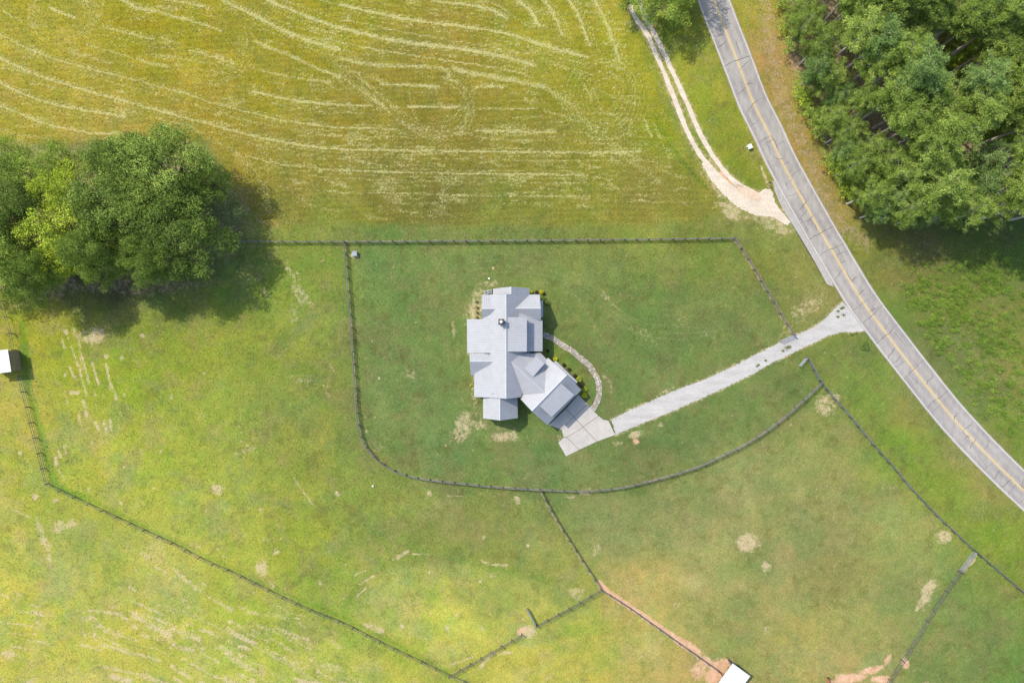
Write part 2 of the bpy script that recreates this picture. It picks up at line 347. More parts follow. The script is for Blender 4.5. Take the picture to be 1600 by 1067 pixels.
hay = np.zeros((NY, NX)); bare = np.zeros((NY, NX)); clay = np.zeros((NY, NX)); thick = np.zeros((NY, NX))
trk = np.zeros((NY, NX))
a_ = lambda L: [(x/2.964, y/2.964) for x, y in L]
b_ = lambda L: [(530+x/2.808, y/2.808) for x, y in L]
WIND = [  # windrows of dropped hay: (points, width, strength)
 (a_([(0,490),(100,530),(200,570),(330,600),(450,618),(580,620)]),4,.95),(a_([(0,385),(100,432),(220,475),(350,505),(480,525),(575,540)]),4,1),
 (a_([(0,268),(120,325),(240,370),(430,430),(600,475),(800,530),(1000,585),(1150,625),(1300,655),(1450,680),(1571,690)]),4,1),
 (a_([(0,160),(140,230),(280,283),(430,322),(600,365),(750,405),(900,447),(1010,485),(1150,520),(1300,555),(1450,580),(1571,590)]),3.2,.9),
 (a_([(0,50),(100,95)]),3,.7),(a_([(225,35),(350,85)]),4,1),(a_([(475,125),(600,155),(715,185)]),4,.8),(a_([(400,210),(550,250),(680,290),(800,320)]),3,.7),(a_([(660,285),(770,310)]),5,.8),
 (a_([(560,0),(640,35),(710,50)]),8,.8),(a_([(710,50),(800,75),(900,100),(1030,145)]),5,.75),(a_([(770,0),(870,15),(980,45)]),5,.85),(a_([(870,230),(980,262),(1090,297)]),3,.85),
 (a_([(1030,0),(1130,50),(1240,105),(1350,160),(1450,195),(1571,230)]),5,1),(a_([(1240,0),(1340,45),(1450,90),(1571,130)]),5,1),(a_([(1100,20),(1300,100),(1450,150),(1571,200)]),2,.7),
 (a_([(1180,190),(1250,225),(1350,260),(1450,310),(1571,355)]),6,.75),(a_([(1200,325),(1350,355),(1430,370)]),3,.6),(a_([(1430,370),(1530,380)]),6,.8),(a_([(1170,420),(1300,455),(1450,475),(1571,488)]),4,.95),
 (a_([(1310,0),(1450,50),(1571,95)]),2,.7),(a_([(500,380),(800,460),(1050,525)]),2,.6),(a_([(1050,540),(1250,580),(1400,605),(1571,625)]),2,.6),(a_([(1140,720),(1290,760),(1420,775),(1571,790)]),3,.8),
 (a_([(1290,865),(1571,890)]),2,.55),(a_([(0,600),(100,625),(230,640)]),7,.5),(a_([(80,650),(180,700),(330,705)]),18,.42),(a_([(480,0),(470,60),(450,100)]),4,.5),(a_([(150,10),(180,60)]),5,.5),
 (a_([(20,200),(150,260),(350,320),(470,345)]),2,.5),(a_([(60,440),(250,510),(420,545)]),2,.4),(a_([(0,95),(140,150)]),2,.5),(a_([(1480,0),(1571,20)]),3,.7),
 (a_([(880,590),(960,630),(1080,700),(1180,800),(1230,880),(1240,980)]),14,.42),
 (b_([(0,20),(150,55),(300,85),(450,105),(600,125),(740,150),(850,185),(950,215),(1090,250)]),4.5,1),(b_([(0,120),(130,155),(280,185),(450,205),(600,225),(720,250),(860,288)]),6,1),
 (b_([(400,5),(550,20),(650,40),(740,80)]),5,.85),(b_([(620,0),(700,25),(785,90)]),2.4,.7),(b_([(780,0),(840,50),(880,120)]),4.5,1),(b_([(900,0),(940,60),(980,155)]),4.5,1),(b_([(1010,0),(1050,70),(1100,200)]),4.5,1),
 (b_([(1120,0),(1160,70),(1190,150),(1230,260)]),4,1),(b_([(1155,0),(1210,110),(1270,280)]),2,.6),(b_([(940,10),(1020,165)]),1.8,.5),(b_([(1050,20),(1145,235)]),1.8,.6),(b_([(820,5),(915,130)]),1.8,.5),
 (b_([(0,90),(80,100),(300,145),(560,190),(850,240)]),2.4,.75),(b_([(0,185),(150,215),(330,245),(500,270),(700,300),(850,340)]),2.6,.85),(b_([(100,0),(300,35),(500,60),(780,130)]),2,.6),
 (b_([(0,255),(150,285),(300,290),(450,300),(480,330)]),8,.72),(b_([(500,300),(600,325),(720,345),(900,380)]),9,.75),(b_([(900,380),(960,420),(1030,470)]),9,.55),(b_([(0,220),(100,235),(200,250)]),3,.6),
 (b_([(180,370),(440,380)]),4,.95),(b_([(220,400),(440,406)]),2,.5),(b_([(600,380),(720,380)]),4,.8),(b_([(300,470),(520,470)]),4,.95),(b_([(620,478),(870,478)]),3.5,.8),(b_([(740,410),(880,415)]),3,.5),(b_([(760,515),(900,515)]),3,.6),
 (b_([(0,460),(130,465)]),3.5,.85),(b_([(0,560),(120,562),(250,567)]),3.5,.9),(b_([(150,598),(270,600)]),2,.6),(b_([(600,573),(750,577),(950,582)]),4,.95),(b_([(900,485),(950,500),(1040,530)]),6,.5),
 (b_([(0,655),(250,660),(500,663),(750,667),(1000,670),(1320,668)]),3.6,.92),(b_([(0,745),(200,755),(450,760),(700,765),(1090,768)]),3.2,.9),(b_([(0,845),(300,850),(500,857),(1100,862)]),2.6,.65),(b_([(460,857),(560,857)]),5,.7),
 (b_([(0,330),(60,375),(150,435),(220,495)]),4,.8),(b_([(220,495),(300,560),(380,605)]),3,.55),(b_([(20,300),(150,390),(260,490)]),2.4,.6),
 (b_([(450,340),(530,370),(580,430),(590,500),(560,560),(480,600),(400,605)]),4,.6),(b_([(460,360),(530,400),(560,450),(560,520),(530,560),(440,578),(380,575)]),2.6,.6),(b_([(460,345),(520,355)]),4,.7),
 (b_([(1340,530),(1370,600)]),4,.8),(b_([(1380,540),(1450,700)]),2.4,.6),(b_([(1080,380),(1110,440)]),5,.55),(b_([(1110,380),(1150,475)]),2,.7),(b_([(900,190),(990,240)]),5,.6),(b_([(900,265),(1000,300)]),8,.5),
 (b_([(700,440),(900,450)]),2,.4),(b_([(620,610),(1000,625)]),2,.4),(b_([(860,740),(930,765),(1000,800),(1100,850)]),3,.4),(b_([(0,495),(160,500)]),2,.5),(b_([(900,540),(1000,530)]),2,.5),
 (b_([(-150,590),(0,600),(230,600)]),2,.5),(b_([(0,685),(200,690),(600,700),(1000,705)]),1.8,.35),
]
for cx, cy, rx, ry in ((945,150,30,38),(945,150,44,52),(945,155,54,62)):
    for t0, t1 in ((-2.6, 1.0), (1.4, 3.2)):
        WIND.append(([(cx+rx*math.cos(t0+(t1-t0)*k/14), cy+ry*math.sin(t0+(t1-t0)*k/14)) for k in range(15)], 2.4, .5))
for cx, cy, rx, ry in ((98,22,44,38),(98,22,52,46),(330,70,66,60),(330,75,56,52),(690,150,50,58),(690,160,44,46)):
    WIND.append(([(cx+rx*math.cos(-0.3+3.6*k/14), cy+ry*math.sin(-0.3+3.6*k/14)) for k in range(15)], 2.2, .5))
for pts, wd, st in WIND:
    if wd >= 3 and st >= .8 and len(pts) > 2:
        for off in (6.2, -5.2, 12.4):
            q_ = smooth_pts(pts, 3); q_ = [(x+off*.12, y+off) for x, y in q_]
            if pts[0][0] > 800 and pts[-1][1] > pts[0][1]+20: q_ = [(x+off, y) for x, y in smooth_pts(pts, 3)]
            paint_line(hay, q_, 1.8, .62, .9, X=PX+3*(n4-.5), Y=PY+3*(n4-.5))
    paint_line(hay, smooth_pts(pts, 3), wd, st, 0.75, X=PX+3*(n4-.5), Y=PY+3*(fbm(PX, PY, 8, 71, 2)-.5))
# faint mown swaths in the hay field, following the windrows
sw = np.sin((PY-0.18*np.maximum(0, 900-PX)*0.35+6*n1)*2*math.pi/9.0)
col *= (1+0.07*sw*fm)[..., None]
# loose straw everywhere between the rows
hay = np.maximum(hay, 0.26*fm*sst(n2, .35, .8))
# curved mower tracks on the house lawn and in the pasture
for dd in (0, 9, 20): paint_line(trk, smooth_pts([(740,430-dd),(800,425-dd),(860,432-dd),(910,455-dd),(950,490-dd),(1000,522-dd),(1070,530-dd),(1130,515)]), 5, .40, .9)
paint_line(trk, smooth_pts([(880,440),(905,470),(930,510),(950,540)]), 3, .5)
paint_line(trk, smooth_pts([(1115,410),(1140,450),(1165,500)]), 2, .5)
for dd in (0, 12, 24, 36): paint_line(trk, smooth_pts([(600,700+dd),(680,722+dd*.8),(780,738+dd*.6),(860,745+dd*.5),(960,735+dd*.5),(1060,712+dd*.5)]), 3, .32)
paint_line(trk, smooth_pts([(300,960),(400,1010),(500,1067),(560,1110)]), 3, .9)
paint_line(trk, smooth_pts([(255,945),(300,962),(360,990),(450,1040),(500,1075)]), 2, .8)
paint_line(trk, smooth_pts([(1270,470),(1250,430),(1215,385),(1180,355)]), 3, .5); paint_line(trk, smooth_pts([(1290,460),(1265,420),(1235,380)]), 3, .5)
# tan, grazed or bare spots
e_ = lambda x, y: (x/2.965, 440+y/2.965)
f_ = lambda x, y: (x/3.2, 740+y/3.2)
for L, wd in (([(330,300),(365,400),(400,530)],2.6),([(360,260),(375,330),(415,480)],2.6),([(425,370),(455,475)],3.4),([(490,380),(510,470),(540,545)],4),([(285,260),(300,310)],2.4),([(320,390),(340,440)],3.5),
              ([(385,550),(400,620)],5),([(360,620),(385,700)],2.6),([(440,650),(460,690)],4.5),([(480,650),(495,700)],5),([(510,640),(515,690)],3),([(255,815),(258,845)],5),([(268,780),(282,815)],3.5),([(297,760),(305,800)],3),
              ([(335,210),(345,240)],3),([(385,225),(405,285)],3),([(270,870),(300,920)],2.5),([(325,515),(360,515)],6),([(305,425),(300,435)],4)):
    paint_line(bare, [e_(*p) for p in L], wd*1.15, 1, .5)
for x, y, r in ((440,245,14),(655,245,4),(800,537,4),(935,435,3),(555,360,4),(490,345,4),(752,790,2.6),(575,850,2.4),(1095,805,3),(1015,955,9),(565,1025,4),(405,960,3),(90,790,3),(945,620,3),(650,780,2),(310,230,4),(665,635,2),(700,960,2)):
    blob(bare, *e_(x, y), r, s=.95)
rr = random.Random(5)
for L, wd in (([(0,150),(100,195),(150,215)],3),([(190,230),(210,330),(240,360)],11),([(230,370),(255,460)],8),([(290,130),(291,133)],5),([(700,400),(745,415)],5),([(640,565),(675,585)],5),([(0,600),(90,640)],3),([(60,590),(110,610)],3),
              ([(100,690),(240,715)],4),([(0,740),(230,775)],3),([(0,795),(120,800)],3),([(130,830),(250,850)],4),([(400,715),(560,800),(700,840)],4),([(440,680),(600,700),(680,770)],7),([(410,795),(520,850),(640,900)],4),([(500,860),(700,900),(800,935)],6),
              ([(700,730),(800,790),(880,860),(960,880)],10),([(740,710),(870,770)],3),([(900,790),(1000,830)],12),([(870,480),(960,560),(1020,590)],7),([(780,470),(830,500)],5),([(1050,620),(1160,680)],6),([(1150,740),(1200,770)],7),([(1100,870),(1200,950),(1310,1000)],12),
              ([(920,930),(1050,1000),(1150,1040)],5),([(860,960),(950,1030)],8),([(1000,890),(1100,950)],4),([(1180,900),(1320,970)],3),([(1240,800),(1340,840)],4),([(1370,770),(1540,830)],7),([(1280,750),(1400,800),(1560,880)],3),([(1480,940),(1530,970)],10),([(1570,950),(1600,990)],7),
              ([(520,960),(700,1010),(830,1046)],6),([(540,1010),(640,1040)],5),([(740,860),(840,900)],3),([(400,850),(500,880)],5),([(960,400),(1000,420)],3),([(1240,680),(1380,720),(1530,720)],2),([(1260,590),(1440,690),(1530,720)],2.4)):
    paint_line(bare, [f_(*p) for p in L], wd*.9, .80, .9, X=PX+5*(n4-.5), Y=PY+5*(n2-.5))
for x, y, r in ((1390,395,4),(1117,400,3),(995,360,3),(765,370,2.6),(1360,550,3),(1590,550,3),(610,145,4),(440,75,2.5),(1240,680,3),(937,683,2.6),(1100,75,9),(1320,340,4),(180,115,5),(285,130,4),(760,75,2.),(1300,480,12)):
    blob(bare, *f_(x, y), r, s=.9)
g_ = lambda x, y: (400+x/3.263, 740+y/3.263)
for x, y, r in ((420,105,4),(108,403,4.5),(318,560,3.5),(595,60,1.6),(750,780,4),(970,780,4.5),(1030,720,4),(1155,785,3.5),(1158,328,3),(1385,370,3),(880,500,2.5),(1330,130,6),(885,95,5),(15,180,3),(80,565,4),(1150,550,3)):
    blob(bare, *g_(x, y), r, s=.95)
for L, wd in (([(530,560),(600,520)],4),([(500,520),(560,490)],2.5),([(720,430),(770,395)],7),([(800,410),(880,412)],2.5),([(1150,445),(1200,465),(1290,465)],4),([(190,20),(290,160)],3),([(510,630),(560,580)],3),([(430,630),(450,640)],2.5),([(990,975),(1120,930)],3),([(1140,990),(1200,920),(1300,910)],6),([(560,770),(640,800)],9),([(960,110),(1060,118)],2)):
    paint_line(bare, [g_(*p) for p in L], wd, .85, .6)
for x, y, rx, ry, an, s in ((1170,845,17,15,0,1),(1195,881,9,7,0,.95),(1475,838,12,9,0,.9),(1452,925,10,26,25,.85),(1438,946,6,12,20,.7),(1515,878,5,16,40,1),(825,987,13,10,0,1),(1290,632,15,16,0,.8),
        (900,925,14,12,-20,.6),(890,775,9,4,0,.6),(915,770,11,5,0,.7),(1305,620,8,10,40,.7),(1260,480,26,12,-25,.55),(1200,985,5,4,0,.6),(720,665,14,26,20,.75),(790,682,26,8,5,.8),(745,660,16,8,10,.6),(740,610,4,30,0,.6),(765,445,14,5,0,.6),
        (745,480,12,34,8,.65),(732,520,5,50,0,.5),(880,687,5,12,-20,.55),(990,678,12,5,-25,.95),(1030,665,6,4,0,.8),(965,688,8,4,0,.7),(130,525,12,10,0,.7),(555,402,10,5,0,.9),(378,690,30,10,80,.35),(388,700,16,8,0,.4),
        (930,858,7,9,0,.6),(1060,945,8,5,0,.55),(1235,665,3,2,0,.6),(1225,840,3,3,0,.4),(1390,760,14,6,0,.3),(100,820,9,20,80,.7),(1040,612,14,3,-25,.6),(950,462,3,14,-40,.6),(1005,525,22,8,25,.35),(470,590,20,8,0,.35),
        (640,590,14,9,30,.45),(590,700,20,8,0,.3),(455,490,8,18,0,.4),(950,600,5,22,-15,.4),(845,1050,10,6,0,.4),(770,900,6,4,0,.4)):
    blob(bare, x, y, rx, ry, an, s)
# reddish clay
paint_line(clay, smooth_pts([(936,910),(955,928),(985,948),(1020,972),(1062,1000)]), 9, 1, .5)
paint_line(clay, smooth_pts([(1060,1000),(1085,1015),(1100,1030),(1125,1042)]), 14, .9, .6)
for x, y, rx, ry, an, s in ((1118,1052,14,22,30,1),(1135,1038,12,7,0,1),(1330,1060,26,8,-10,.95),(1362,1046,18,6,-15,1),(1385,1032,12,4,-50,.9),(1412,1035,6,10,0,1),(1375,1062,16,7,0,.9),(1305,1066,14,5,0,.8),(1450,1066,14,4,0,.6),(1170,1066,10,6,0,.4),
        (815,985,6,7,0,.8),(990,688,6,5,0,.9),(120,440,30,4,0,.2),(400,430,8,4,0,.3),(1095,1050,10,16,20,.7),(1570,100,4,3,0,.3)):
    blob(clay, x, y, rx, ry, an, s)
for i in range(46):
    x = rr.uniform(60, 830); y = rr.uniform(400, 1050)
    blob(clay if rr.random() < .6 else bare, x, y, rr.uniform(1.4, 2.6), s=rr.uniform(.6, .9), warp=False)
for i in range(22):
    x = rr.uniform(0, 950); y = rr.uniform(10, 330); blob(clay, x, y, rr.uniform(1.5, 3.5), s=rr.uniform(.35, .6))
# worn soil along the fences
for k, wd, s in (('e',5,.75),('n2',4,.40),('w',4,.45),('s',3,.35),('m1',4,.45),('r2',4,.22),('g1',4,.3)):
    paint_line(bare, F[k], wd, s, .7)
# soil margins of the lane, track mouth and gravel drive
paint_line(bare, LANE_W, 15, .62, .5); paint_line(bare, LANE_E, 14, .62, .5)
paint_line(bare, smooth_pts([(1110,262),(1140,300),(1185,325),(1225,350)]), 38, .72, .6)
blob(bare, 1140, 330, 28, 11, 15, .8); blob(bare, 1188, 320, 26, 20, 30, .8)
paint_line(clay, smooth_pts([(1128,270),(1150,290),(1185,306)]), 12, .8, .7)
paint_line(bare, smooth_pts([(1190,262),(1196,278),(1202,292)]), 5, .9, .5)
paint_line(bare, GR_UP, 6, .62, .6); paint_line(bare, GR_LO, 6, .6, .6)
# brown pine litter along the wood edge and under the trees
lit = np.zeros((NY, NX))
paint_line(lit, smooth_pts([(1190,-60),(1200,40),(1210,110),(1228,170),(1262,240),(1280,290),(1310,345),(1350,380)]), 30, .55, .9)
WOOD = [(1205,-150),(1225,0),(1235,100),(1262,180),(1300,250),(1325,300),(1360,335),(1430,350),(1520,335),(1800,330),(1800,-200)]
lit = np.maximum(lit, .95*poly_mask(WOOD, 10, WX, WY))
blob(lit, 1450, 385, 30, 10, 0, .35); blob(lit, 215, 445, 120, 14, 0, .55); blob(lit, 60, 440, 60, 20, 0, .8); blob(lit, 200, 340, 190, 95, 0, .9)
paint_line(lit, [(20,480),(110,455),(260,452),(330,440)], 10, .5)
# lush unmown grass; the left fence strip also holds painted shadow
paint_line(thick, [(34,505),(38,540),(42,600),(60,660),(80,740),(90,762),(130,778)], 12, .9, .7)
paint_line(thick, smooth_pts([(95,760),(200,810),(330,873),(440,925),(560,976),(700,1050)]), 9, .6, .8)
paint_line(thick, smooth_pts([(1020,180),(1060,245),(1100,290)]), 10, .5, .8)
paint_line(thick, smooth_pts([(1330,430),(1380,500),(1450,590),(1540,690)]), 16, .45, .8)
paint_line(thick, smooth_pts([(1045,225),(1075,262),(1105,295)]), 7, .7, .8)
paint_line(thick, smooth_pts([(1330,620),(1400,700),(1480,780),(1600,880)]), 18, .35, .8)
paint_line(thick, smooth_pts([(640,868),(596,884),(552,925),(540,960),(575,1000),(640,1040)]), 14, .42, .95)  # darker rim round the pale mound, continued by the next stroke
paint_line(thick, smooth_pts([(640,870),(700,870),(770,888),(850,905),(900,915)]), 13, .45, .95)
for x, y, rx, ry in ((940,912,18,12),(1235,690,14,22),(1170,870,45,35),(990,768,24,8),(930,770,20,9),(1480,905,10,20),(840,700,40,10),(545,1000,20,20),(500,900,30,20),(1550,530,40,30),(900,985,40,10),(880,1010,20,7),(680,930,24,10)):
    blob(thick, x, y, rx, ry, 0, .5, .7)

def streak(poly, deg, cell, th, s, seed, soft=20):
    c, n_ = math.cos(R(deg)), math.sin(R(deg)); u = PX*c+PY*n_; v = -PX*n_+PY*c
    f = fbm(u*.14, v, cell, seed, 4, .7)*.72+fbm(PX, PY, 26, seed+9, 3)*.28
    return s*sst(f, th, th+.12)*poly_mask(poly, soft, WX, WY)
bare = np.maximum(bare, streak([(120,935),(260,930),(420,985),(600,1080),(560,1200),(60,1200),(150,1010)], 24, 6, .535, .95, 601))
bare = np.maximum(bare, streak([(-60,930),(75,940),(80,1010),(60,1100),(-60,1100)], 9, 5, .56, .85, 611))
bare = np.maximum(bare, streak([(230,870),(340,900),(500,980),(560,1040),(420,1000),(260,920)], 27, 5, .58, .8, 621))
bare = np.maximum(bare, streak([(80,505),(150,500),(205,620),(190,730),(140,720),(60,560)], 74, 4, .60, .85, 631))
bare = np.maximum(bare, streak([(395,400),(535,395),(545,620),(440,650),(380,520)], 60, 9, .62, .6, 641))
bare = np.maximum(bare, streak([(700,430),(735,430),(735,640),(850,690),(760,700),(700,660)], 80, 8, .56, .6, 651, 10))
bare = np.maximum(bare, streak([(850,430),(960,440),(1130,520),(1100,550),(960,520),(870,470)], 42, 6, .60, .5, 661))
bare = np.maximum(bare, streak([(700,985),(1100,1000),(1120,1100),(700,1100)], -20, 9, .63, .5, 671))
bare = np.maximum(bare, streak([(1240,420),(1300,470),(1230,540),(1190,520),(1230,470)], -30, 6, .57, .6, 681))
hay = np.maximum(hay, streak([(-100,-100),(1060,-100),(1060,100),(1060,300),(600,350),(420,340),(330,210),(-100,210)], 11, 4.5, .54, .56, 691))
hay = np.maximum(hay, streak([(560,180),(1040,200),(1100,330),(560,335)], 1, 3.2, .53, .55, 701))
for r_x in range(9):    # fine wheel arcs where the mower turned
    k_ = r_x*6.5; paint_line(hay, [(945+(16+k_)*math.cos(t_/9), 152+(22+k_)*math.sin(t_/9)) for t_ in range(-24, 34)], 1.8, .66 if r_x % 2 else .52, .9)
for r_x in range(4):
    k_ = r_x*7; paint_line(hay, [(690+(30+k_)*math.cos(t_/9), 155+(36+k_)*math.sin(t_/9)) for t_ in range(-14, 20)], 1.8, .6, .9)
    paint_line(hay, [(330+(44+k_)*math.cos(t_/9), 72+(40+k_)*math.sin(t_/9)) for t_ in range(-6, 30)], 1.8, .52, .9)
    paint_line(hay, [(98+(34+k_)*math.cos(t_/9), 22+(28+k_)*math.sin(t_/9)) for t_ in range(-6, 34)], 1.8, .52, .9)
    paint_line(hay, smooth_pts([(480+k_,70),(530+k_,110),(590+k_,160),(640+k_,200),(700+k_,235)]), 2.0, .58, .9)
    paint_line(hay, smooth_pts([(830+k_*1.4,90),(860+k_*1.4,140),(900+k_,190),(960+k_,240),(1040,290)]), 2.0, .58, .9)
mound = poly_mask([(552,935),(575,905),(620,885),(700,880),(790,892),(850,915),(860,945),(810,985),(740,1020),(690,1030),(630,1005),(570,970)], 9, WX, WY)
col = col*(1+mound[..., None]*np.array([.20, .17, .22]))
# ragged, uneven cover: density comes and goes along every row and spot
rag = fbm(PX, PY, 16, 401, 4, .65)
hay = hay*(0.62+.80*rag); bare = bare*(0.42+0.75*fbm(PX, PY, 9, 411, 4, .75)); clay = clay*(0.72+0.5*rag)
f3_ = fm[..., None]
col = col*(f3_*np.array([.85, .875, .50])+(1-f3_)*np.array([.93, .93, .74]))
col = col*(1+poly_mask([(545,385),(1140,380),(1235,520),(1285,600),(1500,840),(1500,900),(1380,1067),(1130,1050),(940,920),(850,770),(640,745),(560,680)], 10)[..., None]*np.array([.06, .07, .14]))  # lawn and paddock lifted paler and bluer, a hazy look in the colour
# mid-sized mottling: tan thatch, olive weeds and clover patches
col = col*(1+.08*(1-f3_)*sst(-PX, -620, -250)[..., None]*np.array([.5, .5, 0.]))
m1 = fbm(PX, PY, 34, 501, 5, .68); m2_ = fbm(PX+300, PY, 15, 511, 4, .7); m3 = fbm(PX, PY+500, 48, 521, 5, .62)
tanp = (sst(m1, .50, .66)*.34*(1-.6*fm))[..., None]; cl_ = (sst(m3, .54, .70)*.36*(1-.85*fm))[..., None]; ol = (sst(m2_, .58, .72)*.45*(1-.5*fm))[..., None]
lum = col.mean(-1, keepdims=True)
col = col*(1-tanp)+tanp*lum*np.array([1.50, 1.26, .50])
col = col*(1-cl_)+cl_*lum*np.array([.80, 1.15, .34])
col = col*(1-ol)+ol*lum*np.array([.95, 1.00, .22])*.88
# ------------------------------------------------------------------ ground mesh
def build_ground():
    out = [150, 220, 340, 520, 900, 1600, 3000]
    xs = np.concatenate([-np.array(out[::-1], float), gx, np.array(out, float)])
    ys = np.concatenate([-np.array(out[::-1], float), gy, np.array(out, float)])
    k = len(out); nx, ny = len(xs), len(ys)
    XX, YY = np.meshgrid(xs, ys)
    inner = np.zeros((ny, nx)); ZZ = np.zeros((ny, nx))
    zz = 0.10*(fbm(PX, PY, 26, 301, 3)-.5) - 0.05
    flat = np.zeros((NY, NX))
    paint_line(flat, ROAD_C, 80, 1, .3); blob(flat, 830, 570, 170, 170, 0, 1, .2, False)
    paint_line(flat, GR_UP, 60, 1, .3); paint_line(flat, GR_LO, 60, 1, .3)
    paint_line(flat, LANE_W, 50, 1, .3); paint_line(flat, LANE_E, 50, 1, .3)
    zz = zz*(1-flat)
    ZZ[k:-k, k:-k] = zz
    V = np.stack([XX, YY, ZZ], -1).reshape(-1, 3)
    idx = np.arange(nx*ny).reshape(ny, nx)
    Fq = np.stack([idx[:-1, :-1], idx[:-1, 1:], idx[1:, 1:], idx[1:, :-1]], -1).reshape(-1, 4)
    me = np_mesh('ground', V, Fq, True)
    ci = np.clip(np.arange(nx)-k, 0, NX-1); ri = np.clip(np.arange(ny)-k, 0, NY-1)
    def ex(a): return a[ri][:, ci]
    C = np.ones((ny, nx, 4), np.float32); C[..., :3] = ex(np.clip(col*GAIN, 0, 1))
    a = me.attributes.new('col', 'FLOAT_COLOR', 'POINT'); a.data.foreach_set('color', C.reshape(-1))
    C1 = np.ones((ny, nx, 4), np.float32); C1[..., 0] = ex(hay); C1[..., 1] = ex(bare); C1[..., 2] = ex(clay)
    a = me.attributes.new('cover', 'FLOAT_COLOR', 'POINT'); a.data.foreach_set('color', C1.reshape(-1))
    C2 = np.ones((ny, nx, 4), np.float32); C2[..., 0] = ex(lit); C2[..., 1] = ex(thick); C2[..., 2] = ex(trk)
    a = me.attributes.new('cover_b', 'FLOAT_COLOR', 'POINT'); a.data.foreach_set('color', C2.reshape(-1))
    n = N('turf')
    def attr(nm):
        q = n.new('ShaderNodeAttribute'); q.attribute_name = nm; return q
    A = attr('col'); B = n.new('ShaderNodeSeparateColor'); n.l(attr('cover').outputs['Color'], B.inputs[0])
    D = n.new('ShaderNodeSeparateColor'); n.l(attr('cover_b').outputs['Color'], D.inputs[0])
    f1 = n.noise(0.9, 5, .62); f2 = n.noise(3.2, 4, .65); f3 = n.noise(2.1, 3, .6, stretch=(1, 2.2, 1, 0.2)); f4 = n.noise(0.28, 3, .5)
    c = A.outputs['Color']
    c = n.mix(1.0, c, n.ramp(f2, [(.28, (.70,.73,.70)), (.5, (1,1,1)), (.74, (1.32,1.26,1.28))]), 'MULTIPLY')
    c = n.mix(1.0, c, n.ramp(f1, [(.30, (.86,.92,.90)), (.5, (1,1,1)), (.70, (1.12,1.07,1.10))]), 'MULTIPLY')
    c = n.mix(1.0, c, n.ramp(f4, [(.35, (.93,1,.97)), (.65, (1.08,1.0,1.04))]), 'MULTIPLY')
    th = n.sstep(n.math('ADD', D.outputs[1], n.math('MULTIPLY', n.math('SUBTRACT', f3, .5), 1.2)), .15, .85)
    c = n.mix(n.math('MULTIPLY', th, .8), c, n.mix(1.0, c, (.55, .86, .55), 'MULTIPLY'))
    tk = n.sstep(n.math('ADD', D.outputs[2], n.math('MULTIPLY', n.math('SUBTRACT', f3, .5), 1.0)), .25, .8)
    c = n.mix(n.math('MULTIPLY', tk, .50), c, (.29, .26, .13))
    L = n.sstep(n.math('ADD', D.outputs[0], n.math('MULTIPLY', n.math('SUBTRACT', n.noise(.8, 6, .75), .5), 2.6)), .25, .95)
    c = n.mix(n.math('MULTIPLY', L, .75), c, n.ramp(f2, [(.3, (.16,.115,.065)), (.7, (.34,.25,.15))]))
    Bb = n.sstep(n.math('ADD', B.outputs[1], n.math('MULTIPLY', n.math('SUBTRACT', n.noise(1.1, 7, .78), .5), 3.0)), .18, .88)
    c = n.mix(n.math('MULTIPLY', Bb, .74), c, n.ramp(f2, [(.3, (.28,.215,.12)), (.7, (.46,.36,.22))]))
    K = n.sstep(n.math('ADD', B.outputs[2], n.math('MULTIPLY', n.math('SUBTRACT', n.noise(1.3, 6, .8), .5), 2.4)), .22, .95)
    c = n.mix(n.math('MULTIPLY', K, .9), c, n.ramp(f1, [(.3, (.36,.19,.11)), (.7, (.50,.33,.22))]))
    H = n.sstep(n.math('ADD', B.outputs[0], n.math('MULTIPLY', n.math('SUBTRACT', n.noise(2.6, 6, .85), .5), 3.6)), .28, 1.0)
    c = n.mix(n.math('MULTIPLY', H, .62), c, n.ramp(f2, [(.3, (.32,.30,.11)), (.7, (.46,.43,.205))]))
    hgt = n.math('ADD', n.math('MULTIPLY', f2, 1.0), n.math('MULTIPLY', n.noise(7.0, 3, .7), .8))
    n.bump(hgt, .55, .16)
    n.out(c, .9); n.b.inputs['Specular IOR Level'].default_value = 0.1
    me.materials.append(n.m)
    o = link('ground', me); tag(o, kind='structure', label='grass ground of hay field, pastures and lawn')
build_ground()

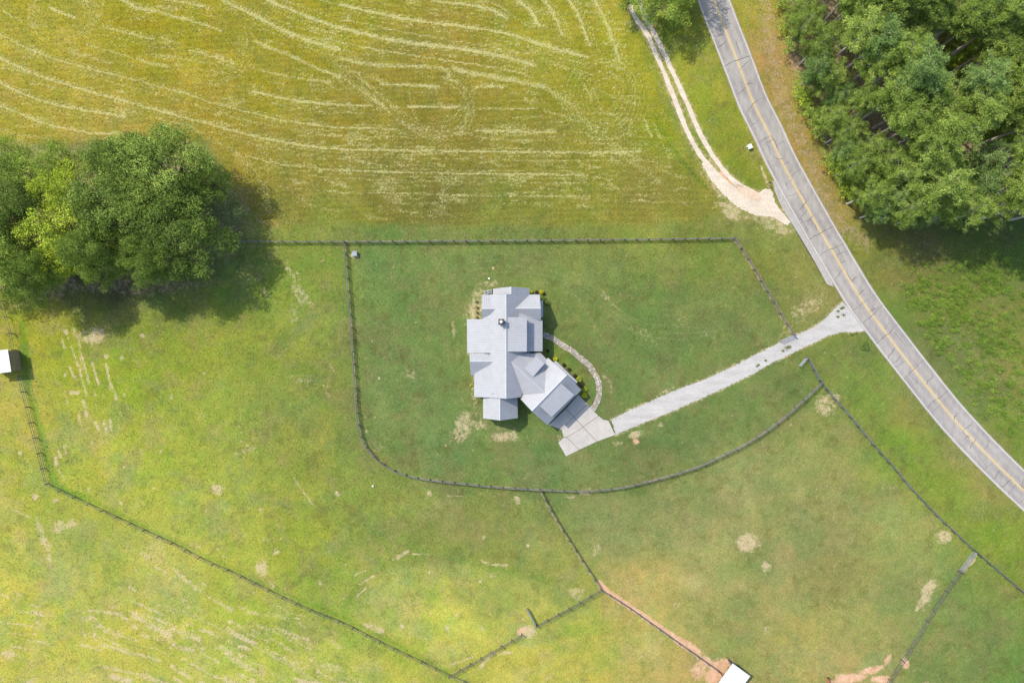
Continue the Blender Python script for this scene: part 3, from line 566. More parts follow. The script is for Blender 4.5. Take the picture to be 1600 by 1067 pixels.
# ------------------------------------------------------------------ blades that stand on the ground: grass and hay
def sample_grid(arr, x, y):
    i = np.clip(((x-gx[0])/STEP).astype(int), 0, NX-1); j = np.clip(((y-gy[0])/STEP).astype(int), 0, NY-1)
    return arr[j, i]
road_clear = np.zeros((NY, NX)); paint_line(road_clear, ROAD_C, 52, 1, .05)
for _l in (LANE_W, LANE_E): paint_line(road_clear, _l, 9, 1, .2)
paint_line(road_clear, smooth_pts([(1110,262),(1140,295),(1185,318),(1225,345)]), 26, 1, .3)
gpoly = GR_UP+GR_LO
road_clear = np.maximum(road_clear, poly_mask(gpoly, 2))
road_clear = np.maximum(road_clear, poly_mask([(862,655),(904,614),(962,655),(963,682),(884,714),(870,692)], 2))
house_clear = poly_mask([(728,455),(850,445),(852,520),(912,610),(855,668),(812,640),(812,660),(752,660),(728,590)], 2)
def blades(name, n, dens, hmin, hmax, wid, pal, seed, label, upfn=None, lay=0.35):
    r = np.random.default_rng(seed)
    x = r.uniform(-104, 104, n); y = r.uniform(-71, 71, n)
    keep = r.random(n) < sample_grid(dens, x, y); x, y = x[keep], y[keep]; m = len(x)
    z = 0*x - 0.05
    th = r.uniform(0, 2*math.pi, m); h = r.uniform(hmin, hmax, m); tilt = r.uniform(lay, 1.25, m)
    dx, dy = np.cos(th), np.sin(th); wv = wid*r.uniform(.6, 1.4, m)
    tip = np.stack([x+dx*h*np.sin(tilt), y+dy*h*np.sin(tilt), z+0.05+h*np.cos(tilt)+.02], -1)
    a = np.stack([x-dy*wv, y+dx*wv, z], -1); b = np.stack([x+dy*wv, y-dx*wv, z], -1)
    V = np.stack([a, b, tip], 1).reshape(-1, 3); Fc = np.arange(3*m).reshape(-1, 3)
    me = np_mesh(name, V, Fc)
    base = sample_grid(col, x, y)*GAIN if pal is None else np.array(pal)[r.integers(0, len(pal), m)]
    cc = base*r.uniform(.6, 1.5, (m, 1))*(1+r.uniform(-.12, .12, (m, 3)))
    C = np.ones((m, 3, 4), np.float32); C[..., :3] = np.clip(cc, 0, 1)[:, None, :]
    at = me.attributes.new('col', 'FLOAT_COLOR', 'POINT'); at.data.foreach_set('color', C.reshape(-1))
    nn = N(name+'_blade'); q = nn.new('ShaderNodeAttribute'); q.attribute_name = 'col'
    nn.out(nn.mix(1, q.outputs['Color'], (1, 1, 1), 'MULTIPLY'), .8); me.materials.append(nn.m)
    o = link(name, me); tag(o, label=label, kind='stuff', cat=name.replace('_', ' ')); return o
nogr = (1-np.clip(road_clear+house_clear, 0, 1))
nb = 1-np.clip(sst(bare, .5, .9)+sst(clay, .5, .9)+sst(lit, .6, .95), 0, 1)
blades('grass', 250000, np.clip(nogr*nb*(0.45+0.5*n2+.5*thick), 0, 1), .10, .26, .05, None, 3, 'short green and yellow grass growing over the fields and lawn')
blades('cut_hay', 420000, np.clip(nogr*sst(hay, .40, .95), 0, 1)*0.7, .12, .30, .028, [(.42,.39,.20),(.50,.46,.26),(.34,.31,.13)], 4, 'pale cut hay lying in long rows on the yellow field', lay=.9)

# ------------------------------------------------------------------ road, lanes, drive
def wpts(pts, h=0.0): return [P(x, y, h) for x, y in pts]
def normals(pts):
    out = []
    for i in range(len(pts)):
        t = (pts[min(i+1, len(pts)-1)]-pts[max(i-1, 0)]); t.z = 0; t.normalize(); out.append(Vector((-t.y, t.x, 0)))
    return out
def resample(pts, step):
    pts = [Vector(p) for p in pts]; d = [0]
    for a, b in zip(pts[:-1], pts[1:]): d.append(d[-1]+(b-a).length)
    n = max(1, round(d[-1]/step)); out = []; j = 0
    for k in range(n+1):
        s = d[-1]*k/n
        while j < len(d)-2 and d[j+1] < s: j += 1
        t = (s-d[j])/max(1e-9, d[j+1]-d[j]); out.append(pts[j].lerp(pts[j+1], min(1, t)))
    return out
def ribbon(name, pts, o0, o1, z, mat, parent=None, ragged=0.0, seed=0, thick=0.0, cols=1):
    """strip from offset o0 to o1 (metres, left of travel) along pts"""
    r = random.Random(seed); nn = normals(pts); V = []; Fc = []
    w0 = w1 = 0
    for p, n in zip(pts, nn):
        if ragged:
            w0 = .6*w0+r.uniform(-ragged, ragged); w1 = .6*w1+r.uniform(-ragged, ragged)
        for c in range(cols+1):
            t = c/cols; q = p+n*((o0+w0)*(1-t)+(o1+w1)*t); V.append((q.x, q.y, z))
    k = cols+1
    for i in range(len(pts)-1):
        for c in range(cols): Fc.append((i*k+c, (i+1)*k+c, (i+1)*k+c+1, i*k+c+1))
    if thick:
        m = len(V)
        for i in range(len(pts)):
            for s in (0, cols):
                v = V[i*k+s]; V.append((v[0], v[1], z-thick))
        for i in range(len(pts)-1):
            Fc.append((i*k, m+2*i, m+2*i+2, (i+1)*k)); Fc.append(((i+1)*k+cols, m+2*i+3, m+2*i+1, i*k+cols))
    return pd(name, V, Fc, parent, mat)

def asphalt():
    n = N('asphalt'); f = n.noise(.22, 4, .6); g = n.noise(9, 3, .7); s = n.noise(.9, 4, .6, stretch=(1.6, .5, 1, R(-35)))
    c = n.ramp(f, [(.3, (.222,.205,.182)), (.7, (.275,.255,.228))])
    c = n.mix(1, c, n.ramp(g, [(.3, (.80,.80,.80)), (.7, (1.18,1.17,1.15))]), 'MULTIPLY')
    c = n.mix(1, c, n.ramp(s, [(.35, (.90,.90,.90)), (.6, (1.05,1.05,1.05))]), 'MULTIPLY')
    wa = n.new('ShaderNodeAttribute'); wa.attribute_name = 'wear'
    c = n.mix(n.math('MULTIPLY', wa.outputs['Fac'], n.sstep(n.noise(.16, 3, .6), .30, .62)), c, n.mix(1, c, (.80, .80, .81), 'MULTIPLY'))
    pt = n.sstep(n.noise(.11, 2, .5), .60, .615); c = n.mix(n.math('MULTIPLY', pt, .5), c, n.mix(1, c, (.82, .83, .86), 'MULTIPLY'))
    n.bump(g, .3, .02); return n.out(c, .85)
M_ASPH = asphalt()
def worn_paint(name, c, amt=.35):
    n = N(name); f = n.noise(3.5, 5, .75)
    return n.out(n.mix(n.math('MULTIPLY', n.sstep(f, .5, .68), 1-amt), c, (.24, .225, .21)), .7)
M_WHITE = worn_paint('white_road_paint', (.42,.40,.37), .3); M_YEL = worn_paint('yellow_road_paint', (.46,.33,.10), .35)
M_CRK = noisy('crack_tar', (.075,.07,.068), .3, 3)
rc = resample(wpts(ROAD_C), 1.2)
root = ribbon('road', rc, -3.05, 3.05, .035, M_ASPH, None, .03, 2, thick=.09, cols=24)
_o = np.concatenate([np.tile(-3.05+6.1*np.arange(25)/24, len(rc)), np.full(2*len(rc), 3.0)])
_wv = np.zeros(len(_o))
for _c in (-2.3, -.85, .85, 2.3): _wv = np.maximum(_wv, np.exp(-((_o-_c)/.33)**2))
root.data.attributes.new('wear', 'FLOAT', 'POINT').data.foreach_set('value', _wv.astype(np.float32))
tag(root, kind='structure', label='cracked two-lane country road curving down the right side')
seen = [p for p in rc if abs(p.x) < 106 and abs(p.y) < 76]
ribbon('edge_line', rc, 2.72, 2.84, .041, M_WHITE, root); ribbon('edge_line', rc, -2.84, -2.72, .041, M_WHITE, root)
ribbon('centre_line', rc, .05, .18, .041, M_YEL, root); ribbon('centre_line', rc, -.18, -.05, .041, M_YEL, root)
# tyre-darkened wheel paths and old tar patches, laid as thin sheets
def crack_strip(pts, w):
    V = []; Fc = []; nn = normals(pts)
    for i, (p, n) in enumerate(zip(pts, nn)):
        ww = w*(.45+.55*math.sin(math.pi*(i+.6)/(len(pts)+.2)))*crr.uniform(.7, 1.3)
        V += [(p.x+n.x*ww, p.y+n.y*ww, .045), (p.x-n.x*ww, p.y-n.y*ww, .045)]
    for i in range(len(pts)-1): Fc.append((2*i, 2*i+1, 2*i+3, 2*i+2))
    return V, Fc
crr = random.Random(12); nnr = normals(rc)
def rp(s, off):   # point on the road: s index float, off metres to the left
    i = min(len(rc)-2, max(0, int(s))); t = s-i
    return rc[i].lerp(rc[i+1], t)+nnr[i]*off
seen_i = [i for i, p in enumerate(rc) if abs(p.x) < 106 and abs(p.y) < 76]
s = seen_i[0]+5
ncr = 0
while s < seen_i[-1] and ncr < 170:
    kind = crr.random()
    if kind < .34: a0, a1 = -2.8, 2.8
    elif kind < .68: a0, a1 = -2.7, crr.uniform(-.6, .4)
    elif kind < .86: a0, a1 = crr.uniform(-.3, .3), crr.uniform(1.2, 2.7)
    else: a0, a1 = crr.uniform(-2, -1), crr.uniform(.1, .8)
    k = 12; pts = []; dr = crr.uniform(-.5, .3); wob = 0
    for j in range(k+1):
        wob += crr.uniform(-.13, .13); pts.append(rp(s+dr*j/k+wob, a0+(a1-a0)*j/k))
    V, Fc = crack_strip(pts, crr.uniform(.028, .065)); pd('crack', V, Fc, root, M_CRK); ncr += 1
    if crr.random() < .42:
        o0 = crr.choice([-2.2, -1.5, -1.2, -.4, .3, 1.3]); L = crr.uniform(1.5, 4); pts = []; wob = 0
        for j in range(8):
            wob += crr.uniform(-.12, .12); pts.append(rp(s+L*j/7/1.2, o0+wob))
        V, Fc = crack_strip(pts, crr.uniform(.03, .065)); pd('crack', V, Fc, root, M_CRK); ncr += 1
    s += crr.choice([.8, 1.2, 1.7, 2.3, 3.0])
# paved apron at the mouth of the dirt track and of the gravel drive
def flat_poly(name, pxpts, z, mat, parent=None, sub=None):
    bm = bmesh.new(); vs = [bm.verts.new((q.x, q.y, z)) for q in wpts(pxpts)]
    f = bm.faces.new(vs); bmesh.ops.triangulate(bm, faces=[f], ngon_method='EAR_CLIP'); bm.normal_update(); f = bm.faces[:][0]
    for f in bm.faces:
        if f.normal.z < 0: f.normal_flip()
    me = bpy.data.meshes.new(name); bm.to_mesh(me); bm.free()
    return link(name, me, parent, mat)
def rough_edge(pts, amp, seed, step=2.2):
    r = random.Random(seed); out = []; n = len(pts)
    for k in range(n):
        a, b = pts[k], pts[(k+1) % n]; L = math.hypot(b[0]-a[0], b[1]-a[1]); m = max(1, int(L/step))
        for j in range(m):
            t = j/m; out.append((a[0]+(b[0]-a[0])*t+r.uniform(-amp, amp), a[1]+(b[1]-a[1])*t+r.uniform(-amp, amp)))
    return out
M_OLD = noisy('old_asphalt', (.265,.248,.222), .12, 1.2)
ap = flat_poly('road_apron', [(1207,282),(1210,297),(1217,315),(1227,333),(1240,354),(1254,377),(1268,401),(1281,424),(1292,444),(1302,448),(1296,425),(1262,362),(1232,300)], .022, M_OLD)
tag(ap, kind='structure', label='pale paved shoulder where the dirt track joins the road')

def gravel(name, a, b, cell=5.0):
    n = N(name); f = n.noise(cell, 4, .75); g = n.noise(.5, 4, .6, stretch=(.5, 1.8, 1, R(25)))
    c = n.ramp(f, [(.28, a), (.72, b)]); c = n.mix(1, c, n.ramp(g, [(.35, (.88,.88,.88)), (.65, (1.07,1.07,1.07))]), 'MULTIPLY')
    n.bump(f, .5, .06); return n.out(c, .9)
M_GRAV = gravel('white_gravel', (.235,.222,.200), (.40,.382,.35))
M_DIRT = gravel('pale_dirt', (.34,.285,.21), (.50,.43,.335), 3.0)
M_CLAYD = gravel('clay_dirt', (.34,.245,.165), (.47,.37,.27), 2.0)
drive = flat_poly('gravel_drive', rough_edge(GR_UP+[(1327,481),(1340,495),(1350,512)]+GR_LO, .95, 8, 1.9), .028, M_GRAV)
tag(drive, kind='structure', label='white gravel drive running from the road to the concrete pad')
lw = resample(wpts(LANE_W), .7); le = resample(wpts(LANE_E), .7)
o = ribbon('dirt_track', lw, -.42, .42, .014, M_DIRT, None, .07, 5); tag(o, kind='structure', label='left wheel rut of the pale dirt track')
o = ribbon('dirt_track', le, -.44, .44, .018, M_DIRT, None, .08, 6); tag(o, kind='structure', label='right wheel rut of the pale dirt track')
o = flat_poly('track_mouth', rough_edge([(1100,252),(1120,276),(1143,294),(1168,310),(1196,318),(1213,330),(1230,350),(1228,352),(1206,338),(1178,336),(1150,322),(1128,302),(1108,278),(1096,256)], 1.3, 11, 2.4), .024, M_DIRT)
tag(o, kind='structure', label='pale dirt fan where the track meets the road')
o = flat_poly('track_mouth', rough_edge([(1180,305),(1196,294),(1206,298),(1211,316),(1222,334),(1232,352),(1212,336),(1194,322)], 1.2, 12, 2.4), .020, M_DIRT)
tag(o, kind='structure', label='broken dirt edge beside the paved shoulder')
o = flat_poly('clay_patch', rough_edge([(1150,288),(1165,292),(1180,300),(1192,308),(1186,316),(1168,309),(1152,298)], 1.6, 13, 1.6), .030, M_CLAYD)
tag(o, kind='structure', label='reddish clay patch in the mouth of the dirt track')
# weeds growing in the gravel: small dark tufts
def tuft_mesh(name, r, h, n, seed, cols):
    g = np.random.default_rng(seed)
    th = g.uniform(0, 2*math.pi, n); rad = r*np.sqrt(g.random(n)); z = h*np.clip(1-(rad/r)**2, .05, 1)*g.uniform(.4, 1, n)
    c = np.stack([rad*np.cos(th), rad*np.sin(th), z], -1)
    return leaf_cards(name, c, np.full(n, .09), g, cols)
def leaf_cards(name, c, size, g, tint=None, up=0.5, aspect=.55):
    n = len(c); d = g.normal(size=(n, 3)); d /= np.linalg.norm(d, axis=1)[:, None]
    nr = g.normal(size=(n, 3)); nr[:, 2] = np.abs(nr[:, 2])+up; nr -= d*np.sum(nr*d, 1)[:, None]; nr /= np.linalg.norm(nr, axis=1)[:, None]+1e-9
    s = np.cross(d, nr); size = size[:, None]
    a = c-d*size*.5; b = c+s*size*aspect*.5; e = c+d*size*.5; f = c-s*size*aspect*.5
    V = np.stack([a, b, e, f], 1).reshape(-1, 3); Fq = np.arange(4*n).reshape(-1, 4)
    me = np_mesh(name, V, Fq)
    if tint is None: tint = g.random(n)
    at = me.attributes.new('tint', 'FLOAT', 'POINT'); at.data.foreach_set('value', np.repeat(tint, 4).astype(np.float32))
    return me
L_BUSH = leaf_mat('bush_leaf', [(0, lin(66,84,36)), (.5, lin(96,114,50)), (1, lin(136,146,66))])
L_YEL = leaf_mat('yellow_shrub_leaf', [(0, lin(130, 136, 20)), (.5, lin(184, 180, 30)), (1, lin(216, 210, 52))])
L_YG = leaf_mat('lime_shrub_leaf', [(0, lin(104, 118, 30)), (.5, lin(150, 160, 46)), (1, lin(188, 192, 70))])
L_RED = leaf_mat('plum_shrub_leaf', [(0, lin(48,34,36)), (.5, lin(72,50,50)), (1, lin(92,74,62))])
g0 = np.random.default_rng(77); wc = []
for x, y, r in ((1229,543.5,.75),(1233,542,.5),(1223,548,.28),(1185,570,.3),(1196,563,.25),(1182,572,.2),(1309,486,.3),(1314,482,.25),(1317,480.5,.3),(1318,492,.3),(1331,523,.3),(1337,521,.3),(1309,495,.3)):
    q = P(x, y); wc.append(np.stack([q.x+g0.normal(0, r*.45, 160), q.y+g0.normal(0, r*.3, 160), g0.uniform(.03, .22, 160)], -1))
wc = np.concatenate(wc)
o = link('weeds', leaf_cards('weeds', wc, np.full(len(wc), .12), g0), None, L_BUSH)
tag(o, 'low green weed tufts growing through the white gravel drive', 'weeds', kind='stuff')

# ------------------------------------------------------------------ concrete pad in slabs
M_CONC = None
def concrete():
    n = N('concrete'); f = n.noise(.7, 5, .65); g = n.noise(6, 3, .6); st = n.noise(.35, 4, .7)
    c = n.ramp(f, [(.3, (.285,.265,.232)), (.7, (.35,.326,.288))]); c = n.mix(1, c, n.ramp(g, [(.3, (.92,.92,.92)), (.7, (1.06,1.06,1.06))]), 'MULTIPLY')
    c = n.mix(n.math('MULTIPLY', n.sstep(st, .60, .68), .35), c, (.24, .22, .19))
    oi = n.new('ShaderNodeObjectInfo'); c = n.mix(1, c, n.ramp(oi.outputs['Random'], [(0, (.93,.93,.94)), (1, (1.05,1.04,1.02))]), 'MULTIPLY')
    return n.out(c, .85)
M_CONC = concrete(); M_JOINT = noisy('joint_soil', (.09,.085,.06), .4, 5)
pad = empty('concrete_driveway', P(912, 664), kind='structure', label='pale concrete parking pad in front of the garage')
def child_prism(name, pxpts, z0, z1, mat, parent, inset=0.0, sides_h=0):
    pts = [P(x, y, 0)-parent.location for x, y in pxpts]; cx = sum(p.x for p in pts)/len(pts); cy = sum(p.y for p in pts)/len(pts)
    m = MB(); poly = []
    for p in pts:
        d = Vector((cx-p.x, cy-p.y)); d.normalize(); poly.append((p.x+d.x*inset, p.y+d.y*inset))
    m.prism(poly, z0, z1); return m.build(name, mat, parent)
child_prism('joint_bed', [(858,662),(886,634),(902,616),(906,617.5),(918.5,631.5),(935.5,649.6),(942.5,655),(951,657),(961,679),(933,689.5),(905,702.5),(884.8,712),(872.5,692),(881,683.4),(878.3,673.5)], -.05, .05, M_JOINT, pad)
for pl in ([(857,664),(884,639),(896.6,651.3),(877,671)], [(884,639),(903,617),(905,617),(918,631.5),(896.6,651.3)],
           [(877,671),(896.6,651.3),(911,667),(885.3,683),(880.6,683),(877.8,673.8)], [(896.6,651.3),(918,631.5),(935,649.4),(911,667)],
           [(885.3,683),(911,667),(933,689.7),(905,702.8)], [(911,667),(935,649.4),(942.5,655),(951,656.9),(961.6,679.4),(933,689.7)],
           [(871.8,691.6),(880.6,683),(885.3,683),(905,702.8),(884.4,713)]):
    child_prism('slab', pl, -.04, .075, M_CONC, pad, .06)

# ------------------------------------------------------------------ flagstone path
PATH = resample(wpts(smooth_pts([(848.8,522.5),(857,526),(865.6,529.4),(880.6,540.6),(893.8,548),(908.8,561),(920,570.6),(927.5,581.9),(934,593),(936,608),(935.5,620),(931,631),(926,638.5)], 5)), .37)
path = empty('stone_path', PATH[0], kind='structure', label='curved flagstone path from the porch to the concrete pad')
M_PSOIL = noisy('path_soil', (.20,.165,.11), .4, 4)
o = ribbon('path_bed', [p-path.location for p in PATH], -.52, .52, .018, M_PSOIL, path, .06, 9)
M_STONE = [noisy('flagstone_%d' % i, c, .14, 5) for i, c in enumerate([(.29,.265,.235), (.23,.21,.175), (.34,.31,.27), (.19,.185,.165), (.27,.22,.165)])]
pr = random.Random(3); pn = normals(PATH); smesh = []
for v in range(15):
    m = MB(); k = pr.randint(5, 7); rr2 = [pr.uniform(.78, 1.1) for _ in range(k)]
    m.prism([(.5*rr2[j]*math.cos(2*math.pi*j/k), .5*rr2[j]*math.sin(2*math.pi*j/k)) for j in range(k)], -.02, .055)
    me = bpy.data.meshes.new('stone'); me.from_pydata(m.v, [], m.f); me.materials.append(M_STONE[v % 5]); smesh.append(me)
for i, (p, n) in enumerate(zip(PATH, pn)):
    for off in (-.38, 0, .38):
        if pr.random() < .04: continue
        o = bpy.data.objects.new('stone', pr.choice(smesh)); COL.objects.link(o); o.parent = path
        q = p-path.location+n*(off+pr.uniform(-.07, .07)); t = Vector((n.y, -n.x, 0))*pr.uniform(-.09, .09)
        o.location = (q.x+t.x, q.y+t.y, pr.uniform(0, .018)); o.rotation_euler = (0, 0, pr.uniform(0, 6.3))
        s_ = pr.uniform(.32, .46); o.scale = (s_*pr.uniform(.9, 1.25), s_, 1)

# ------------------------------------------------------------------ fences
def wood(name, a, b):
    n = N(name); f = n.noise(2.2, 4, .6, stretch=(1, 1, 1)); oi = n.new('ShaderNodeObjectInfo')
    c = n.ramp(f, [(.3, a), (.7, b)]); c = n.mix(1, c, n.ramp(oi.outputs['Random'], [(0, (.72,.72,.74)), (1, (1.25,1.22,1.18))]), 'MULTIPLY')
    return n.out(c, .85)
M_RAIL = wood('weathered_board', (.10,.096,.088), (.18,.172,.158)); M_POST = wood('weathered_post', (.085,.078,.07), (.14,.13,.12))
M_BROWN = wood('brown_board', (.13,.10,.085), (.21,.17,.145)); M_BLUE = wood('slate_board', (.085,.092,.10), (.15,.16,.17))
def unit(name, mat, d=(1, 1, 1)):
    m = MB(); m.box((0, 0, 0), d); me = bpy.data.meshes.new(name); me.from_pydata(m.v, [], m.f); me.materials.append(mat); return me
U = {}
M_DARKR = wood('dark_board', (.055,.055,.052), (.11,.105,.098))
for k, mm in (('g', M_RAIL), ('b', M_BROWN), ('s', M_BLUE), ('d', M_DARKR)): U[k] = unit('rail', mm, (1, .035, .13))
UP = unit('post', M_POST, (.14, .14, 1.45))
fr = random.Random(21)
def fence(key, label, style='g', zs=(.28, .60, .92, 1.25), step=2.35, rh=1.0, group=None, side=1, name='rail_fence'):
    pts = resample([Vector((q.x, q.y, 0)) for q in [P(x, y, .7) for x, y in F[key]]], step)
    root = empty(name, pts[0], label=label, cat='fence', group=group or 'board fences round the pastures')
    o0 = pts[0].copy()
    for p in pts:
        o = bpy.data.objects.new('post', UP); COL.objects.link(o); o.parent = root
        o.location = (p.x-o0.x, p.y-o0.y, .70+fr.uniform(-.03, .02)); o.rotation_euler = (fr.uniform(-.02, .02), fr.uniform(-.02, .02), fr.uniform(-.2, .2))
    for a, b in zip(pts[:-1], pts[1:]):
        d = b-a; an = math.atan2(d.y, d.x); n = Vector((-d.y, d.x, 0)).normalized()*.09*side
        for z in zs:
            o = bpy.data.objects.new('rail', U[style]); COL.objects.link(o); o.parent = root
            c = (a+b)/2-o0+n; o.location = (c.x, c.y, z+fr.uniform(-.012, .012)); o.scale = (d.length*.995, 1, rh)
            o.rotation_euler = (0, fr.uniform(-.006, .006), an)
    return root
fence('n1', 'grey board fence running out of the tree group along the hay field', side=-1)
fence('n2', 'long straight board fence between the hay field and the house lawn', side=-1)
fence('e', 'brown board fence slanting from the lawn corner down to the gravel drive', 'b')
fence('w', 'board fence down the left side of the lawn, curving round its lower corner', side=-1)
fence('s', 'curving board fence closing the lower right of the lawn up to the road', side=-1)
fence('l1', 'short open fence between the tree group and the left shed', zs=(.65, 1.25), rh=.6, step=3.0)
fence('l2', 'dark fence running down from the left shed with lush grass on its right', 'd', zs=(.2, .72, 1.25), rh=.55, step=3.0)
fence('sw', 'long diagonal fence across the lower left pastures', 'd', zs=(.2, .72, 1.25), rh=.6, step=3.0)
fence('sw2', 'short end of fence leaving the picture at the bottom', zs=(.2, .72, 1.25), rh=.6, step=3.0)
fence('g1', 'fence from the bottom corner up to the pink bare gateway', 'd', side=-1, zs=(.3, .75, 1.22), rh=.75)
fence('g2', 'fence from the pink bare gateway up to the meeting of the fences', 'd', side=-1, zs=(.3, .75, 1.22), rh=.75)
fence('m1', 'slanting fence between the two middle pastures below the lawn', side=1)
fence('m2', 'dark fence beside the red clay strip leading to the bottom shed', side=1)
fence('r', 'slate grey fence along the road verge at the lower right', 's', side=1)
fence('r2', 'fence dividing the lower right pastures below the bare gateway', 'd', side=1, zs=(.3, .75, 1.22), rh=.75)
M_TUBE = noisy('gate_steel', (.22,.23,.24), .2, 6, .5, .3)
def gate(a, b, label, dark=True):
    p, q = P(*a, .7), P(*b, .7); p.z = q.z = 0; d = q-p; L = d.length
    root = empty('field_gate', p, math.atan2(d.y, d.x), label=label, cat='gate', group='field gates')
    m = MB(); m.tube([(0,0,.18),(L,0,.18),(L,0,1.3),(0,0,1.3),(0,0,.18)], [.045]*5, 6); m.build('gate_frame', M_TUBE, root)
    for z in (.40, .62, .84, 1.07):
        m = MB(); m.tube([(0,0,z),(L,0,z)], [.03]*2, 6); m.build('bar', M_TUBE, root)
    m = MB(); m.box((0, 0, .75), (.22, .22, 1.55)); m.build('gate_post', M_POST, root)
gate((837.5,978), (823,951), 'open grey steel gate standing beside the pink bare gateway')
gate((1241,523.5), (1220,533), 'open field gate at the upper side of the gravel drive')
gate((1261,559), (1249.5,572), 'open field gate at the lower side of the gravel drive')
gate((1502,892), (1523,863), 'closed field gate over the bare patch by the road fence')

# ------------------------------------------------------------------ farmhouse
def metal_roof(name, c):
    n = N(name); f = n.noise(.8, 4, .6); g = n.noise(4, 3, .6)
    col_ = n.ramp(f, [(.3, tuple(x*.94 for x in c)), (.7, tuple(min(1, x*1.05) for x in c))])
    col_ = n.mix(1, col_, n.ramp(g, [(.3, (.97,.97,.97)), (.7, (1.02,1.02,1.02))]), 'MULTIPLY')
    n.out(col_, .62, .0); n.b.inputs['Specular IOR Level'].default_value = .25; return n.m
M_ROOF = metal_roof('galvalume_roof', (.275,.277,.283)); M_RIB = metal_roof('roof_rib_metal', (.30,.302,.308))
M_RIDGE = metal_roof('ridge_cap_metal', (.345,.347,.352))
M_SID = noisy('white_siding', (.62,.62,.60), .05, 2, .7); M_TRIM = noisy('white_trim', (.70,.70,.68), .04, 3, .6)
M_GLASS = N('window_glass').out((.05,.07,.09), .08); M_DOOR = noisy('painted_door', (.55,.55,.52), .06, 2, .6)
M_DARK = noisy('dark_metal', (.05,.05,.052), .3, 5, .6); M_BRICK = noisy('chimney_stone', (.20,.18,.165), .3, 5)
HB = P(790, 560)
house = empty('farmhouse', HB, label='white farmhouse with ribbed pale metal roofs and an angled garage wing', cat='house')

class Plane:
    def __init__(s, ref, h0, d, pitch):
        s.q = P(ref[0], ref[1], h0); s.h0 = h0; s.d = Vector((d[0], d[1], 0)).normalized(); s.p = pitch
    def h(s, x, y): return s.h0-s.p*((x-s.q.x)*s.d.x+(y-s.q.y)*s.d.y)
    def at(s, px, py):
        h = s.h0
        for _ in range(12): w_ = P(px, py, h); h = s.h(w_.x, w_.y)
        return P(px, py, h)
RIBN = 0
def roof(pl, poly, ribs=True, thick=.13, sp=.40, lift=0.0, name='roof', parent=None, mat=None):
    parent = parent or house
    V = [pl.at(*p)+Vector((0, 0, lift))-HB for p in poly]; n = len(V)
    ar = sum(V[k].x*V[(k+1) % n].y-V[(k+1) % n].x*V[k].y for k in range(n))
    if ar < 0: V = V[::-1]
    vs = [tuple(v) for v in V]+[(v.x, v.y, v.z-thick) for v in V]
    fs = [list(range(n)), [n+k for k in range(n)][::-1]]+[[k, n+k, n+(k+1) % n, (k+1) % n] for k in range(n)]
    o = pd(name, vs, fs, parent, mat or M_ROOF)
    if ribs:
        d = pl.d; s = Vector((-d.y, d.x, 0)); ss = [v.dot(s) for v in V]; m = MB(); w_ = .045; hh = .055
        k0 = math.ceil((min(ss)+.06)/sp); k1 = math.floor((max(ss)-.06)/sp)
        for k in range(k0, k1+1):
            c = k*sp; ts = []
            for i in range(n):
                a, b = ss[i], ss[(i+1) % n]
                if (a-c)*(b-c) < 0:
                    t = (c-a)/(b-a); ts.append(V[i].lerp(V[(i+1) % n], t).dot(d))
            ts.sort()
            for a, b in zip(ts[::2], ts[1::2]):
                if b-a < .1: continue
                i0 = len(m.v)
                for tt in (a+.02, b-.02):
                    for e, z in ((-w_, -.01), (-w_*.4, hh), (w_*.4, hh), (w_, -.01)):
                        q = d*tt+s*(c+e); zz = pl.h(q.x+HB.x, q.y+HB.y)+lift+z; m.v.append((q.x, q.y, zz))
                m.f += [[i0, i0+4, i0+5, i0+1], [i0+1, i0+5, i0+6, i0+2], [i0+2, i0+6, i0+7, i0+3], [i0+4, i0+7, i0+6, i0+5], [i0, i0+1, i0+2, i0+3]]
        if m.v:
            r_ = m.build('roof_rib', M_RIB, o); tag(r_, kind='stuff')
    return o
def cap(a, b, wd=.16, name='ridge_cap'):
    """metal ridge cap between two local points"""
    a = Vector(a); b = Vector(b); d = (b-a); d.z = 0; d.normalize(); s = Vector((-d.y, d.x, 0)); m = MB(); i = 0
    for p in (a, b):
        for e, z in ((-wd, -wd*.62), (0, .06), (wd, -wd*.62), (0, -.04)): q = p+s*e; m.v.append((q.x, q.y, q.z+z))
    m.f = [[0, 4, 5, 1], [1, 5, 6, 2], [2, 6, 7, 3], [3, 7, 4, 0], [0, 1, 2, 3], [7, 6, 5, 4]]
    return m.build(name, M_RIDGE, house)
